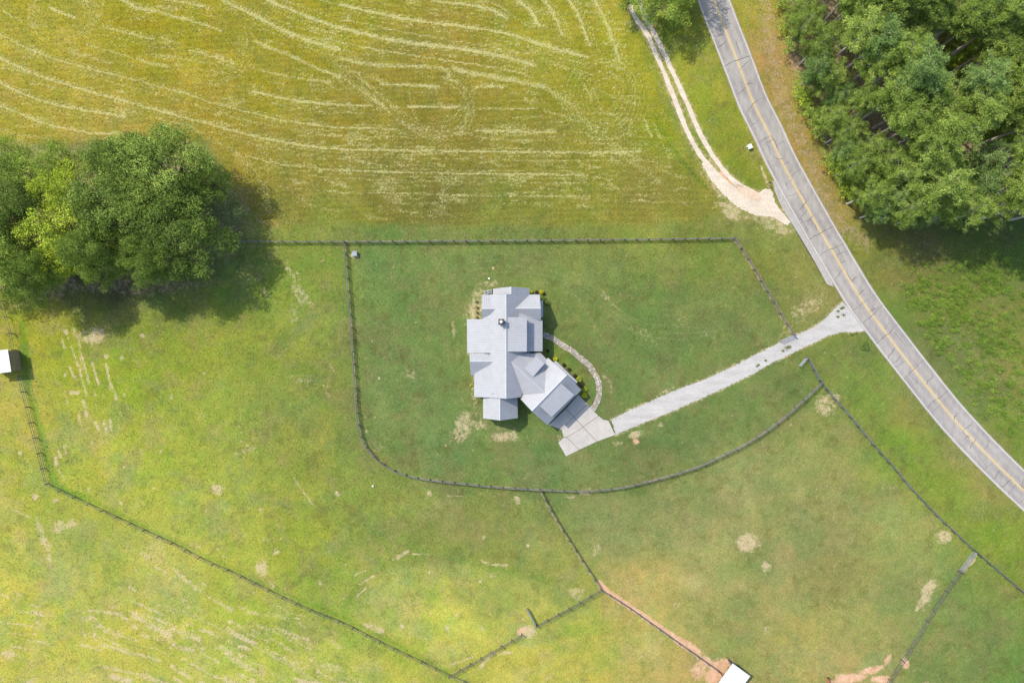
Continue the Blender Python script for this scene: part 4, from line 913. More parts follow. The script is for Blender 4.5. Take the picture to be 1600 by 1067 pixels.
def wall(pl, a, b, drop=.16, inset=(0, 0), windows=True, door=False, base=-.05, name='wall'):
    """vertical wall following a roof plane between two photo points, thickness inwards"""
    A, B = pl.at(*a), pl.at(*b); off = Vector((inset[0], inset[1], 0)); A = A+off; B = B+off
    A.z = pl.h(A.x, A.y)-drop; B.z = pl.h(B.x, B.y)-drop
    d = Vector((B.x-A.x, B.y-A.y, 0)); L = d.length; d.normalize(); n = off.normalized()*.16 if off.length else Vector((0, 0, 0))
    v = []
    for q in (Vector((0, 0, 0)), n):
        v += [A+q-HB, B+q-HB, Vector((B.x, B.y, base))+q-Vector((HB.x, HB.y, 0)), Vector((A.x, A.y, base))+q-Vector((HB.x, HB.y, 0))]
    v = [Vector((p.x, p.y, p.z)) for p in v]
    wl = pd(name, v, [(0,1,2,3),(7,6,5,4),(0,4,5,1),(1,5,6,2),(2,6,7,3),(3,7,4,0)], house, M_SID)
    if windows and L > 1.6:
        k = max(1, int(L/2.1)); an = math.atan2(d.y, d.x); o_ = -off.normalized()
        for j in range(k):
            c = A.lerp(B, (j+.5)/k)-HB; z = 1.55
            if c.z < 2.4: z = 1.3
            f = MB(); f.box((c.x+o_.x*.02, c.y+o_.y*.02, z), (1.0, .07, 1.4), an); fo = f.build('window', M_TRIM, wl)
            g = MB(); g.box((c.x+o_.x*.062, c.y+o_.y*.062, z), (.82, .03, 1.22), an); g.build('pane', M_GLASS, fo)
    return wl
E_, W_, N_, S_ = (1, 0), (-1, 0), (0, 1), (0, -1)
main_e = Plane((790.9,540), 7.2, E_, .8); main_w = Plane((790.9,540), 7.2, W_, .8)
low_w = Plane((766,540), main_w.at(766,540).z, W_, .40)
ngab = main_e.at(798.7,454).z
main_n = Plane((798.7,454), ngab, W_, .8)
g1r = 5.62; g1n = Plane((765,482.6), g1r, N_, .8); g1s = Plane((765,482.6), g1r, S_, .8)
g2r = 5.2; g2n = Plane((755,564.8), g2r, N_, .7); g2s = Plane((755,564.8), g2r, S_, .7)
g3r = 5.85; g3n = Plane((825,482), g3r, N_, .8); g3s = Plane((825,482), g3r, S_, .8)
porch = Plane((811.5,520), main_e.at(811.5,520).z+.02, E_, .33)
dorm = Plane((794,520), 6.98, E_, .10)
sw_ = Plane((781.2,640), 5.9, W_, .8); se_ = Plane((781.2,640), 5.9, E_, .8)
lu = Vector((.731, -.682)); ln = (.682, .731)
link_n = Plane((825,590), 6.45, ln, .61); link_s = Plane((825,590), 6.45, (-.682, -.731), .61)
gn = (-.718, .696)
gar_n = Plane((858.5,614), 6.9, gn, .75); gar_s = Plane((858.5,614), 6.9, (.718, -.696), .8)
gdor = Plane((860.2,616.6), 6.65, (.718, -.696), .28)
ldor = Plane((829,566.2), 5.98, ln, .12)
roof(main_e, [(790.9,459.7),(798.7,459.6),(798.7,448.1),(827.6,450.5),(828.3,500),(828.3,560),(814.5,620.3),(790.9,622.9)])
roof(main_w, [(790.9,459.7),(766,459.9),(766,620.9),(790.9,622.9)])
roof(main_n, [(798.7,448.1),(770.3,451.2),(770.3,459.8),(798.7,459.6)], lift=-.01)
roof(low_w, [(766.2,498.7),(766.2,551.6),(730.1,551.6),(729.4,498.8)])
roof(low_w, [(766.2,556),(766.2,620.9),(741,620),(741,575)])
roof(low_w, [(766.2,480),(766.2,498.4),(753.2,498.6),(753.2,492)], ribs=False)
roof(g1n, [(752.8,482.6),(752.8,460.6),(770,460.2),(779,482.6)]); roof(g1s, [(752.8,482.6),(779,482.6),(768,494),(752.8,499)])
roof(g2n, [(734,564.8),(774,564.8),(774,552),(734,552)]); roof(g2s, [(734,564.8),(774,564.8),(745,587.5),(735.7,586.4)])
roof(g3n, [(800,482),(845,482),(843.2,460.2),(824,460.2)]); roof(g3s, [(800,482),(845,482),(845,500.5),(806,496)])
roof(porch, [(809,489),(828,492),(847.7,500.3),(847.7,549),(809,549)])
roof(dorm, [(793.2,495.6),(823.3,495.6),(823.2,549.3),(793.2,549.3)], thick=.16)
roof(sw_, [(781.2,619),(781.4,656.8),(754.8,653.5),(754.8,619)]); roof(se_, [(781.2,619),(808.6,619),(809,653.1),(781.4,656.8)])
roof(link_n, [(797.5,564.3),(805,553.5),(844.7,551.2),(856.3,563.6),(856,590),(853.8,616.8)]); roof(link_s, [(797.5,564.3),(853.8,616.8),(835,623.5),(814.5,621),(799,572)])
roof(gar_n, [(831,642.3),(886,585.6),(856.3,559),(838,580),(813,623.1)]); roof(gar_s, [(831,642.3),(886,585.6),(908.4,609),(855.3,664)])
roof(gdor, [(843.5,634.4),(876.9,598.8),(897.5,616.6),(861.9,651.3)], thick=.18)
roof(ldor, [(819.1,575.4),(838.7,557.1),(851.2,567.6),(832.8,588.6)], thick=.16)
pent = Plane((868,566), 3.3, ln, .3); roof(pent, [(864,567),(868.6,563.8),(902.6,596.4),(899,600.5)], ribs=False)
pent2 = Plane((846,480), 3.2, E_, .25); roof(pent2, [(843.5,469.5),(848.4,469.5),(848.4,495.8),(843.5,495.8)], ribs=False)
for pl, a, b in ((main_w,(790.9,459.6),(790.9,622.9)),(main_e,(798.7,448),(798.7,459.6)),(sw_,(781.2,622.9),(781.4,656.9)),(link_n,(797.5,564.3),(852,615)),(gar_s,(831,642.4),(886,585.5)),
                 (g1n,(752.7,482.6),(775,482.6)),(g2n,(733.9,564.8),(770.5,564.8)),(g3n,(805,482),(845.1,482))):
    A, B = pl.at(*a)-HB, pl.at(*b)-HB; cap(A, B, .15)
# flashings beside the link ridge and the dormer
for e in (-.42, .42):
    A, B = link_n.at(800,566.6), link_n.at(849,612.2); s_ = Vector((ln[0], ln[1], 0))*e
    c_ = [];
    for q in (A, B): q = q+s_; q.z = (link_n if e > 0 else link_s).h(q.x, q.y)+.03; c_.append(q-HB)
    cap(c_[0], c_[1], .05, 'snow_guard')
# walls under the eaves and gables
i_ = .35
for pl, a, b, ins in ((main_n,(770.3,451.2),(770.3,459.8),(i_,0)),(main_n,(770.3,451.2),(798.7,448.1),(0,-i_)),(main_e,(798.7,448.1),(827.6,450.5),(0,-i_)),(main_e,(827.6,450.5),(828,462),(-i_,0)),
        (g1n,(752.8,460.6),(752.8,482.6),(i_,0)),(g1s,(752.8,482.6),(752.8,498),(i_,0)),(g1n,(752.8,460.6),(771,460.2),(0,-i_)),
        (low_w,(729.4,498.8),(730.1,551.6),(i_,0)),(low_w,(729.4,498.8),(753,498.8),(0,-i_)),(low_w,(730.1,551.6),(734,551.6),(0,i_)),(low_w,(741,584),(741,620),(i_,0)),(low_w,(741,620),(766,620.9),(0,i_)),(main_w,(766,620.9),(790.9,622.9),(0,i_)),(main_e,(790.9,622.9),(814.5,620.3),(0,i_)),
        (g2n,(734,552),(734,564.8),(i_,0)),(g2s,(734,564.8),(735.7,586.4),(i_,0)),
        (g3n,(843.2,460.2),(845,482),(-i_,0)),(g3s,(845,482),(845,500.5),(-i_,0)),(g3n,(826,460.2),(843.2,460.2),(0,-i_)),
        (sw_,(754.8,622),(754.8,653.5),(i_,0)),(sw_,(754.8,653.5),(781.4,656.8),(0,i_)),(se_,(781.4,656.8),(809,653.1),(0,i_)),(se_,(809,653.1),(808.6,623),(-i_,0)),
        (link_n,(844.7,551.2),(856.3,563.6),(-i_*.7,-i_*.7)),(gar_n,(856.3,559),(886,585.6),(-i_*.7,-i_*.7)),(gar_s,(886,585.6),(908.4,609),(-i_*.7,-i_*.7)),
        (gar_n,(813,623.1),(831,642.3),(i_*.7,i_*.7)),(gar_s,(831,642.3),(855.3,664),(i_*.7,i_*.7)),(porch,(847.7,549),(828,549),(0,i_))):
    wall(pl, a, b, inset=ins)
gw = wall(gar_s, (908.4,609), (855.3,664), inset=(-i_*.7, i_*.7), windows=False)
A, B = gar_s.at(908.4,609), gar_s.at(855.3,664); off = Vector((-i_*.7, i_*.7, 0)); A += off; B += off; dd = B-A; an = math.atan2(dd.y, dd.x); nn_ = -off.normalized()
for t in (.27, .73):
    c = A.lerp(B, t)-HB; m = MB(); m.box((c.x+nn_.x*.03, c.y+nn_.y*.03, 1.12), (3.3, .08, 2.3), an); gd = m.build('garage_door', M_DOOR, gw)
    for z in (.55, 1.1, 1.65):
        m = MB(); m.box((c.x+nn_.x*.08, c.y+nn_.y*.08, z), (3.2, .03, .05), an); m.build('door_panel_joint', M_DARK, gd)
# porch posts, dormer faces
for y in (503, 518, 533, 547):
    q = porch.at(846.3, y)-HB; m = MB(); m.box((q.x, q.y, q.z/2-.07), (.2, .2, q.z-.14)); m.build('porch_post', M_TRIM, house)
q0, q1 = porch.at(829, 500)-HB, porch.at(829, 549)-HB
m = MB(); m.box(((q0.x+q1.x)/2, (q0.y+q1.y)/2, 1.4), (.16, abs(q0.y-q1.y), 3.0)); m.build('wall', M_SID, house)
def dormer_box(pl, poly, depth, k=.90):
    V = [pl.at(*p)-HB for p in poly]; c = sum((v for v in V), Vector())/len(V)
    V = [c+(v-c)*k for v in V]; n = len(V)
    if sum(V[i].x*V[(i+1) % n].y-V[(i+1) % n].x*V[i].y for i in range(n)) < 0: V = V[::-1]
    vs = [(v.x, v.y, v.z-.2) for v in V]+[(v.x, v.y, v.z-.2-depth) for v in V]
    o = pd('dormer_wall', vs, [list(range(n)), [n+i for i in range(n)][::-1]]+[[i, n+i, n+(i+1) % n, (i+1) % n] for i in range(n)], house, M_SID)
    return o
dormer_box(dorm, [(793.2,495.6),(823.3,495.6),(823.2,549.3),(793.2,549.3)], 2.0)
dormer_box(gdor, [(843.5,634.4),(876.9,598.8),(897.5,616.6),(861.9,651.3)], 1.6)
dormer_box(ldor, [(819.1,575.4),(838.7,557.1),(851.2,567.6),(832.8,588.6)], 1.7)
# chimney with a round cowl, plumbing vent
cb = P(783.4, 503, 8.3)-HB
m = MB(); m.box((cb.x, cb.y, 7.1), (.86, .86, 2.4)); ch = m.build('chimney', M_BRICK, house)
m = MB(); m.box((cb.x, cb.y, 8.34), (1.08, 1.08, .14)); m.build('chimney_crown', M_DARK, ch)
m = MB(); m.tube([(cb.x, cb.y, 8.40), (cb.x, cb.y, 8.75)], [.16, .16], 12); m.build('flue', M_DARK, ch)
m = MB(); m.dome((cb.x-.03, cb.y+.02, 8.74), .27, .12, 14); m.build('chimney_cap', N('cap_white').out((.7,.7,.7), .4), ch)
vp = main_w.at(769.5,614.8); vp = low_w.at(766.5,614.8) if False else vp
m = MB(); m.tube([(vp.x-HB.x, vp.y-HB.y, vp.z-.1), (vp.x-HB.x, vp.y-HB.y, vp.z+.3)], [.06, .05], 8); m.build('vent_pipe', M_DARK, house)

# outdoor heat pump units beside the north-west corner
M_AC = noisy('grey_cabinet', (.30,.31,.31), .1, 4, .6)
for i, (x, y) in enumerate(((759.5,457.5),(765.5,456))):
    r_ = empty('heat_pump', P(x, y), .1, label=('left' if i == 0 else 'right')+' one of two grey heat pump units by the upper left corner of the house', cat='heat pump')
    m = MB(); m.box((0,0,.42), (.72,.72,.8)); m.build('cabinet', M_AC, r_)
    m = MB(); m.tube([(0,0,.82),(0,0,.86)], [.30,.30], 16); fg = m.build('fan_grille', M_DARK, r_)
    for a in range(3):
        m = MB(); m.box((0,0,.868), (.56,.035,.012), a*math.pi/3); m.build('grille_bar', M_AC, fg)

# ------------------------------------------------------------------ sheds
def shed(name, corners, h, label, mat_roof, dn, wall_mat, inset=.25, tilt=.06, open_to=None):
    """corners: roof corners as seen; dn: world direction the roof drains to"""
    pl = Plane(corners[0], h, dn, tilt); V = [pl.at(*c) for c in corners]; B = sum(V, Vector())/len(V); B.z = 0
    root = empty(name, B, label=label, cat='shed'); n = 4
    L = [v-B for v in V]
    if sum(L[i].x*L[(i+1) % n].y-L[(i+1) % n].x*L[i].y for i in range(n)) < 0: L = L[::-1]
    a, b, c, d = L; u = (b-a)
    ns = 6
    for k in range(ns):                       # roof sheets laid side by side
        t0, t1 = k/ns, (k+1)/ns-.004
        q = [a.lerp(b, t0), a.lerp(b, t1), d.lerp(c, t1), d.lerp(c, t0)]; dz = .012*(k % 2)
        vs = [(p.x, p.y, p.z+dz) for p in q]+[(p.x, p.y, p.z-.05+dz) for p in q]
        sh = pd('roof_sheet', vs, [(0,1,2,3),(7,6,5,4),(0,4,5,1),(1,5,6,2),(2,6,7,3),(3,7,4,0)], root, mat_roof)
        m = MB()
        for e in (.25, .5, .75):
            p0, p1 = q[0].lerp(q[1], e), q[3].lerp(q[2], e); m.tube([p0+Vector((0,0,.01+dz)), p1+Vector((0,0,.01+dz))], [.025, .025], 4)
        m.build('rib', mat_roof, sh)
    cc = (a+c)/2
    for i in range(4):
        p, q = L[i], L[(i+1) % 4]; s = 1-2*inset/max(1, (p-cc).length*1.2)
        p = cc+(p-cc)*s; q = cc+(q-cc)*s; z0, z1 = p.z-.06, q.z-.06; dd = q-p; n_ = Vector((dd.y, -dd.x, 0)).normalized()*.05
        if open_to and n_.normalized().dot(Vector((*open_to, 0)).normalized()) > .9:      # open front: corner and middle posts only
            for t in (.02, .5, .98):
                c_ = p.lerp(q, t); m = MB(); m.box((c_.x, c_.y, (z0+z1)/4), (.14, .14, (z0+z1)/2)); m.build('post', wall_mat, root)
            continue
        vs = [(p.x, p.y, 0), (q.x, q.y, 0), (q.x, q.y, z1), (p.x, p.y, z0)]; vs += [(v[0]+n_.x, v[1]+n_.y, v[2]) for v in vs]
        wl = pd('wall', vs, [(0,1,2,3),(7,6,5,4),(0,4,5,1),(1,5,6,2),(2,6,7,3),(3,7,4,0)], root, wall_mat)
        k = 5
        for j in range(1, k):
            c_ = p.lerp(q, j/k); m = MB(); m.box((c_.x+n_.x*1.3, c_.y+n_.y*1.3, (z0+z1)/4), (.05, .05, min(z0, z1)-.12))
            m.build('batten', wall_mat, wl)
    return root
M_SROOF = metal_roof('white_sheet_roof', (.50,.505,.515)); M_SROOF2 = metal_roof('bright_sheet_roof', (.46,.462,.468))
M_TAN = wood('tan_boards', (.24,.19,.11), (.33,.27,.16)); M_DW = wood('dark_boards', (.08,.075,.07), (.13,.12,.11))
shed('run_in_shed', [(-24,549.5),(12.2,545.8),(17.6,580.8),(-19,585.5)], 2.9, 'small shed with white metal roof and tan board wall at the left edge', M_SROOF, (-1, 0), M_TAN)
shed('run_in_shed', [(1145,1036),(1172.3,1056),(1141,1098),(1113.5,1079)], 2.7, 'white roofed shed at the bottom edge at the end of the clay strip', M_SROOF2, (0, -1), M_DW, open_to=(-.8, .6))
m = MB(); a, b = P(1137.6,1029.5,.8), P(1143,1036,.8); root = empty('panel_gate', (a.x, a.y, 0), math.atan2(b.y-a.y, b.x-a.x), label='short pale board panel standing at the top corner of the bottom shed', cat='gate')
for z in (.3, .6, .9, 1.2):
    m = MB(); m.box(((b-a).length/2, 0, z), ((b-a).length, .04, .15)); m.build('board', M_RAIL, root)
m = MB(); m.box((0,0,.7), (.12,.12,1.4)); m.build('post', M_POST, root)

# ------------------------------------------------------------------ small things
# well house box at the lawn corner
r_ = empty('pump_cover', P(554.3,396.5,.4)*1, .03, label='small grey-green well cover box inside the upper left lawn corner', cat='well cover'); r_.location.z = 0
M_GG = noisy('greygreen_paint', (.25,.30,.29), .12, 4, .6)
m = MB(); m.box((0,0,.36), (.82,.86,.72)); m.build('box', M_GG, r_)
m = MB(); m.box((0,0,.76), (.94,.98,.07)); lid = m.build('lid', noisy('greygreen_lid', (.20,.235,.225), .1, 4, .6), r_)
m = MB(); m.box((0,.36,.81), (.9,.08,.03)); m.build('hinge_strip', M_BRICK, lid)
# white utility pedestal by the road
r_ = empty('utility_cabinet', P(1170.3,230.5), R(25), label='small white utility cabinet on the grass between track and road', cat='utility box')
M_UW = noisy('cabinet_white', (.62,.66,.63), .06, 5, .5)
m = MB(); m.box((0,0,.34), (.62,.78,.68)); m.build('cabinet', M_UW, r_)
m = MB(); m.box((0,0,.70), (.70,.86,.06)); m.build('lid', M_UW, r_)
m = MB(); m.box((-.42,.25,.28), (.18,.22,.5)); m.build('side_box', noisy('pale_green', (.45,.56,.48), .1, 5), r_)
# mailbox
r_ = empty('mailbox', P(1198.5,288), R(-25), label='dark mailbox on a post beside the mouth of the dirt track', cat='mailbox')
m = MB(); m.box((0,0,.55), (.1,.1,1.1)); m.build('post', M_POST, r_)
m = MB(); m.box((.1,0,1.13), (.5,.2,.06)); m.build('arm', M_POST, r_)
m = MB(); m.box((.1,0,1.24), (.52,.2,.16)); m.tube([(-.16,0,1.32),(.36,0,1.32)], [.1,.1], 10); bx_ = m.build('box', M_DARK, r_)
m = MB(); m.box((.30,.115,1.42), (.03,.02,.2)); m.build('flag', noisy('red_flag', (.4,.04,.03), .1), bx_)
# white stones / salt blocks in the grass
for x, y, lb in ((582.5,759,'tiny white block lying on the grass below the curved fence'),(764,435.5,'tiny white block lying on the lawn above the house')):
    m = MB(); m.prism([(-.16,-.12),(.15,-.14),(.17,.12),(-.12,.15)], 0, .2); o = m.build('salt_block', M_UW); o.location = P(x, y); tag(o, lb, 'block')

# shrubs round the house
def shrub(px, py, r, h, mat, label, n=420, size=.11, seed=1, name='shrub', group=None, cat='shrub'):
    g = np.random.default_rng(seed); root = empty(name, P(px, py), g.uniform(0, 6), label=label, cat=cat, group=group)
    th = g.uniform(0, 2*math.pi, n); u = g.random(n); ph = np.arccos(1-u*1.1); rad = .72+.33*g.random(n)
    lump = 1+.16*np.sin(3*th+g.uniform(0, 6))+.1*np.sin(7*ph+2*th)
    c = np.stack([r*rad*lump*np.sin(ph)*np.cos(th), r*rad*lump*np.sin(ph)*np.sin(th), np.maximum(.03, h*.45+h*.55*rad*np.cos(ph))], -1)
    o = link('foliage', leaf_cards('foliage', c, np.full(n, size)*g.uniform(.7, 1.4, n), g), root, mat)
    m = MB()
    for k in range(5):
        a = k*1.26; m.tube([(0,0,-.02),(r*.3*math.cos(a), r*.3*math.sin(a), h*.35),(r*.6*math.cos(a), r*.6*math.sin(a), h*.7)], [.025,.018,.008], 5)
    m.build('stem', M_BARK, root); return root
def bark(name, a, b):
    n = N(name); f = n.noise(5, 4, .7, obj=True, stretch=(1, 1, .25)); n.bump(f, .6, .04); return n.out(n.ramp(f, [(.3, a), (.7, b)]), .95)
M_BARK = bark('bark', (.10,.08,.065), (.20,.165,.135)); M_PBARK = bark('pine_bark', (.30,.25,.21), (.52,.46,.40))
for i, (x, y, r, h, mt, lb) in enumerate((
    (829.6,456.3,.40,.6,L_YEL,'yellow shrub touching the upper right corner of the house roof'),(846,456.5,.42,.6,L_YEL,'yellow shrub at the outer end of the bed above the right gable'),
    (838.5,457,.34,.5,L_RED,'dark plum shrub between the two yellow shrubs above the right gable'),(848.5,467,.5,.7,L_BUSH,'green shrub against the outer edge of the right gable'),
    (849.5,459,.32,.5,L_RED,'small dark shrub outside the yellow one above the right gable'),(855,473,.5,.6,L_BUSH,'dark green shrub in the shade of the right gable'),
    (867.8,561.2,.46,.6,L_YEL,'yellow shrub in the corner between the house and garage wing'),(904.5,592,.55,.7,L_YG,'olive shrub beside the upper right eave of the garage'),
    (908.5,600,.55,.6,L_RED,'dark plum shrub between the olive and lime shrubs by the garage'),(913.5,607.5,.5,.6,L_YG,'lime green shrub near the right corner of the garage'),
    (913,617.3,.52,.65,L_YEL,'round yellow shrub beside the concrete pad at the garage corner'),(898,587,.38,.5,L_RED,'dark shrub above the olive shrub along the garage wall'),
    (889,577,.34,.5,L_RED,'dark shrub half way along the garage wall'),(881,570,.34,.5,L_RED,'dark shrub nearest the yellow one along the garage wall'),
    (856,548,.3,.4,L_RED,'little dark plant in the shade by the porch corner'),(736,602,.28,.4,L_YG,'small pale plant against the lower left wall of the house'),
    (1351,541.5,.85,.7,L_BUSH,'lone dark green bush on the verge below the drive mouth'))):
    shrub(x, y, r, h, mt, lb, seed=i+50, n=int(380*(1+r)))
for i, (x, y) in enumerate(((745.5,472),(746.5,481),(746,489),(746.5,496.5))):
    shrub(x, y, .24, .4, L_RED, ('topmost', 'second from the top', 'third from the top', 'lowest')[i]+' of the four small dark plants left of the house', seed=90+i, n=200, size=.08)

# ------------------------------------------------------------------ horse at the bottom edge
def horse(px, py, heading):
    root = empty('horse', P(px, py), heading, label='bay horse grazing at the bottom edge between the bottom shed and the fence', cat='horse')
    V = [(-.62,0,1.22),(-.2,0,1.18),(.30,0,1.16),(.58,0,1.20),(.85,0,1.02),(1.08,0,.74),(1.24,0,.48),(1.36,0,.22),(1.40,0,.12)]
    Rr = [.29,.29,.31,.24,.17,.125,.13,.085,.065]; Ed = [(i, i+1) for i in range(8)]
    for s in (-1, 1):
        b = len(V); V += [(-.62,.15*s,1.02),(-.52,.19*s,.86),(-.80,.19*s,.52),(-.76,.19*s,.16),(-.70,.19*s,.04)]; Rr += [.20,.13,.068,.045,.065]
        Ed += [(0, b)]+[(b+i, b+i+1) for i in range(4)]
        b = len(V); fx = .05*s; V += [(.46,.14*s,.98),(.46+fx,.17*s,.78),(.50+fx,.17*s,.46),(.50+fx*2,.17*s,.15),(.55+fx*2,.17*s,.04)]; Rr += [.17,.10,.065,.045,.06]
        Ed += [(3, b)]+[(b+i, b+i+1) for i in range(4)]
        b = len(V); V += [(1.16,.07*s,.62),(1.13,.09*s,.74)]; Rr += [.035,.015]; Ed += [(6, b), (b, b+1)]
    me = bpy.data.meshes.new('body'); me.from_pydata(V, Ed, []); o = link('body', me, root)
    sk = o.modifiers.new('skin', 'SKIN'); sub = o.modifiers.new('sub', 'SUBSURF'); sub.levels = 2; sub.render_levels = 2
    for i, r in enumerate(Rr): me.skin_vertices[0].data[i].radius = (r, r); me.skin_vertices[0].data[i].use_root = (i == 0)
    n = N('bay_coat'); sp = n.new('ShaderNodeSeparateXYZ'); n.l(n.coord(True), sp.inputs[0])
    leg = n.sstep(sp.outputs[2], .35, .62)
    hd = n.ramp(n.noise(4, 3, obj=True), [(.3, (.16,.06,.025)), (.7, (.26,.10,.045))])
    n.out(n.mix(leg, (.018,.014,.012), hd), .5); me.materials.append(n.m)
    mk = noisy('black_hair', (.015,.012,.011), .3, 8)
    m = MB(); m.tube([(-.86,0,1.22),(-.98,0,1.05),(-1.0,0,.75),(-.98,.02,.42)], [.05,.09,.08,.02], 8); m.build('tail', mk, root)
    m = MB(); m.tube([(.62,0,1.42),(.92,0,1.18),(1.12,0,.88),(1.2,0,.66)], [.03,.05,.05,.03], 7); m.build('mane', mk, root)
    for s in (-1, 1):
        m = MB(); m.dome((1.27,.115*s,.44), .022, .02, 8, 3); m.build('eye', mk, root)
horse(1290, 1063, math.radians(-100))

# ------------------------------------------------------------------ trees
def crown_cards(centers, radii, per, size, g, flat=.75, shell=.55):
    C = []; T = []
    for c, r in zip(centers, radii):
        n = max(12, int(per*(r**2)))
        d = g.normal(size=(n, 3)); d /= np.linalg.norm(d, axis=1)[:, None]
        rad = (shell+(1-shell)*g.random(n)**.6)*(1+.25*np.sin(5*d[:, 0]+3*d[:, 1]+g.uniform(0, 6)))
        p = d*rad[:, None]*r; p[:, 2] *= flat
        p = p[(p[:, 2] > -r*.45)]
        C.append(c+p); t0 = g.random(); T.append(np.clip(t0*.62+g.random(len(p))*.38, 0, 1))
    C = np.concatenate(C); T = np.concatenate(T)
    return C, T, np.full(len(C), size)*g.uniform(.65, 1.35, len(C))
def limb(m, a, b, r0, r1, g, n=4, wob=.25):
    pts = [Vector(a).lerp(Vector(b), k/n)+Vector((g.uniform(-wob, wob), g.uniform(-wob, wob), g.uniform(-wob, wob)*.5))*(0 if k in (0,) else 1)*(1-abs(2*k/n-1)*.5) for k in range(n+1)]
    m.tube(pts, [r0+(r1-r0)*k/n for k in range(n+1)], 6)
def broadleaf_meshes(R_, H, seed, size=.30, nclump=120, per=62, low=.22, ex=1.0):
    g = np.random.default_rng(seed)
    centers = []; radii = []
    gold = math.pi*(3-math.sqrt(5))
    big = [(g.uniform(0, 2*math.pi), g.uniform(.35, .75)*R_, g.uniform(-.1, .35)) for _ in range(7)]
    nl = max(9, nclump//8)
    for i in range(nl):
        z = 1-(i+.5)/nl*1.15; th = i*gold+g.uniform(-.35, .35); q = math.sqrt(max(0, 1-z*z))
        lob = g.uniform(.58, .80)*(1+.12*math.sin(3*th+seed))
        lc = np.array([q*math.cos(th)*R_*lob*ex, q*math.sin(th)*R_*lob/ex, H*(low+(1-low)*.45)+H*(1-low)*.38*z*g.uniform(.8, 1.15)])
        lr = R_*g.uniform(.27, .42); k = max(5, nclump//nl)
        for j in range(k):
            d = g.normal(size=3); d[2] = abs(d[2])*.9-.12; d += .5*np.array([q*math.cos(th), q*math.sin(th), z]); d /= np.linalg.norm(d)
            centers.append(lc+d*lr*[1, 1, .8]*g.uniform(.75, 1.1)); radii.append(R_*g.uniform(.085, .17))
        centers.append(lc); radii.append(lr*.7)
    for i in range(8):   # inner clumps
        th = g.uniform(0, 6.3); q = R_*g.uniform(.1, .5); centers.append((q*math.cos(th), q*math.sin(th), H*g.uniform(.42, .66))); radii.append(R_*.22)
    centers = np.array(centers); C, T, S = crown_cards(centers, radii, per, size, g)
    crown = leaf_cards('crown', C, S, g, T, up=1.1, aspect=.62)
    m = MB(); m.tube([(0,0,-.2),(0,0,.4),(.1,0,H*.2),(.05,.1,H*.42)], [H*.036,H*.026,H*.021,H*.015], 10)
    tr = (m.v, m.f); m2 = MB()
    for i in range(0, len(centers), 5):
        c = centers[i]; limb(m2, (.05, .08, H*g.uniform(.2, .4)), (c[0]*.92, c[1]*.92, c[2]-.2), H*.010, .03, g)
    return crown, tr, (m2.v, m2.f)
def mesh_from(name, vf, mat):
    me = bpy.data.meshes.new(name); me.from_pydata([tuple(v) for v in vf[0]], [], vf[1]); me.materials.append(mat); return me
L_OAK = leaf_mat('oak_leaf', [(0, lin(46, 66, 22)), (.5, lin(98, 120, 42)), (1, lin(170, 186, 84))])
L_YTREE = leaf_mat('yellow_green_leaf', [(0, lin(98, 116, 20)), (.5, lin(156, 174, 46)), (1, lin(208, 218, 80))])
L_MID = leaf_mat('mid_green_leaf', [(0, lin(62, 84, 24)), (.5, lin(120, 142, 48)), (1, lin(180, 196, 86))])
L_GREY = leaf_mat('grey_green_leaf', [(0, lin(76, 94, 52)), (.5, lin(108, 124, 72)), (1, lin(138, 152, 92))])
L_PINE = leaf_mat('pine_needle', [(0, lin(68, 88, 30)), (.5, lin(120, 142, 56)), (1, lin(178, 192, 98))], trans=.3)
L_PINE2 = leaf_mat('pine_needle_cool', [(0, lin(60, 84, 38)), (.5, lin(106, 132, 64)), (1, lin(158, 178, 104))], trans=.3)
L_LITT = leaf_mat('bright_underbrush', [(0, lin(96,110,26)), (.5, lin(140,150,36)), (1, lin(178,182,52))])
def put_tree(name, meshes, x, y, rz, sc, leafmat, barkmat, label, group, cat='tree'):
    root = empty(name, (x, y, 0), rz, label=label, cat=cat, group=group); root.scale = (sc[0], sc[0], sc[1])
    for nm, me in zip(('crown', 'trunk', 'limbs'), meshes):
        o = bpy.data.objects.new(nm, me); COL.objects.link(o); o.parent = root
        if nm == 'limbs': o['kind'] = 'stuff'
    return root
def tree_kind(R_, H, seed, leaf, size=.30, nclump=120, per=62, **k):
    c, t, l = broadleaf_meshes(R_, H, seed, size, nclump, per, **k); c.materials.append(leaf)
    return [c, mesh_from('trunk', t, M_BARK), mesh_from('limbs', l, M_BARK)]
def gp(cx, cy, h):   # ground point of a tree whose crown centre (height h) is seen at cx, cy
    q = P(cx, cy, h); return q.x, q.y
GL = 'trees of the left tree group'
K_OAK = tree_kind(9.6, 17, 1, L_OAK, .26, 190, 105)
K_OAK2 = tree_kind(9.0, 16, 2, L_OAK, .26, 180, 105)
K_Y = tree_kind(6.6, 13, 3, L_YTREE, .25, 110, 110)
K_MID = tree_kind(6.2, 12.5, 4, L_MID, .25, 110, 110)
K_GR = tree_kind(3.6, 6.5, 5, L_GREY, .22, 60, 110)
K_GR2 = tree_kind(2.6, 3.6, 6, L_GREY, .16, 50, 170, low=.02)
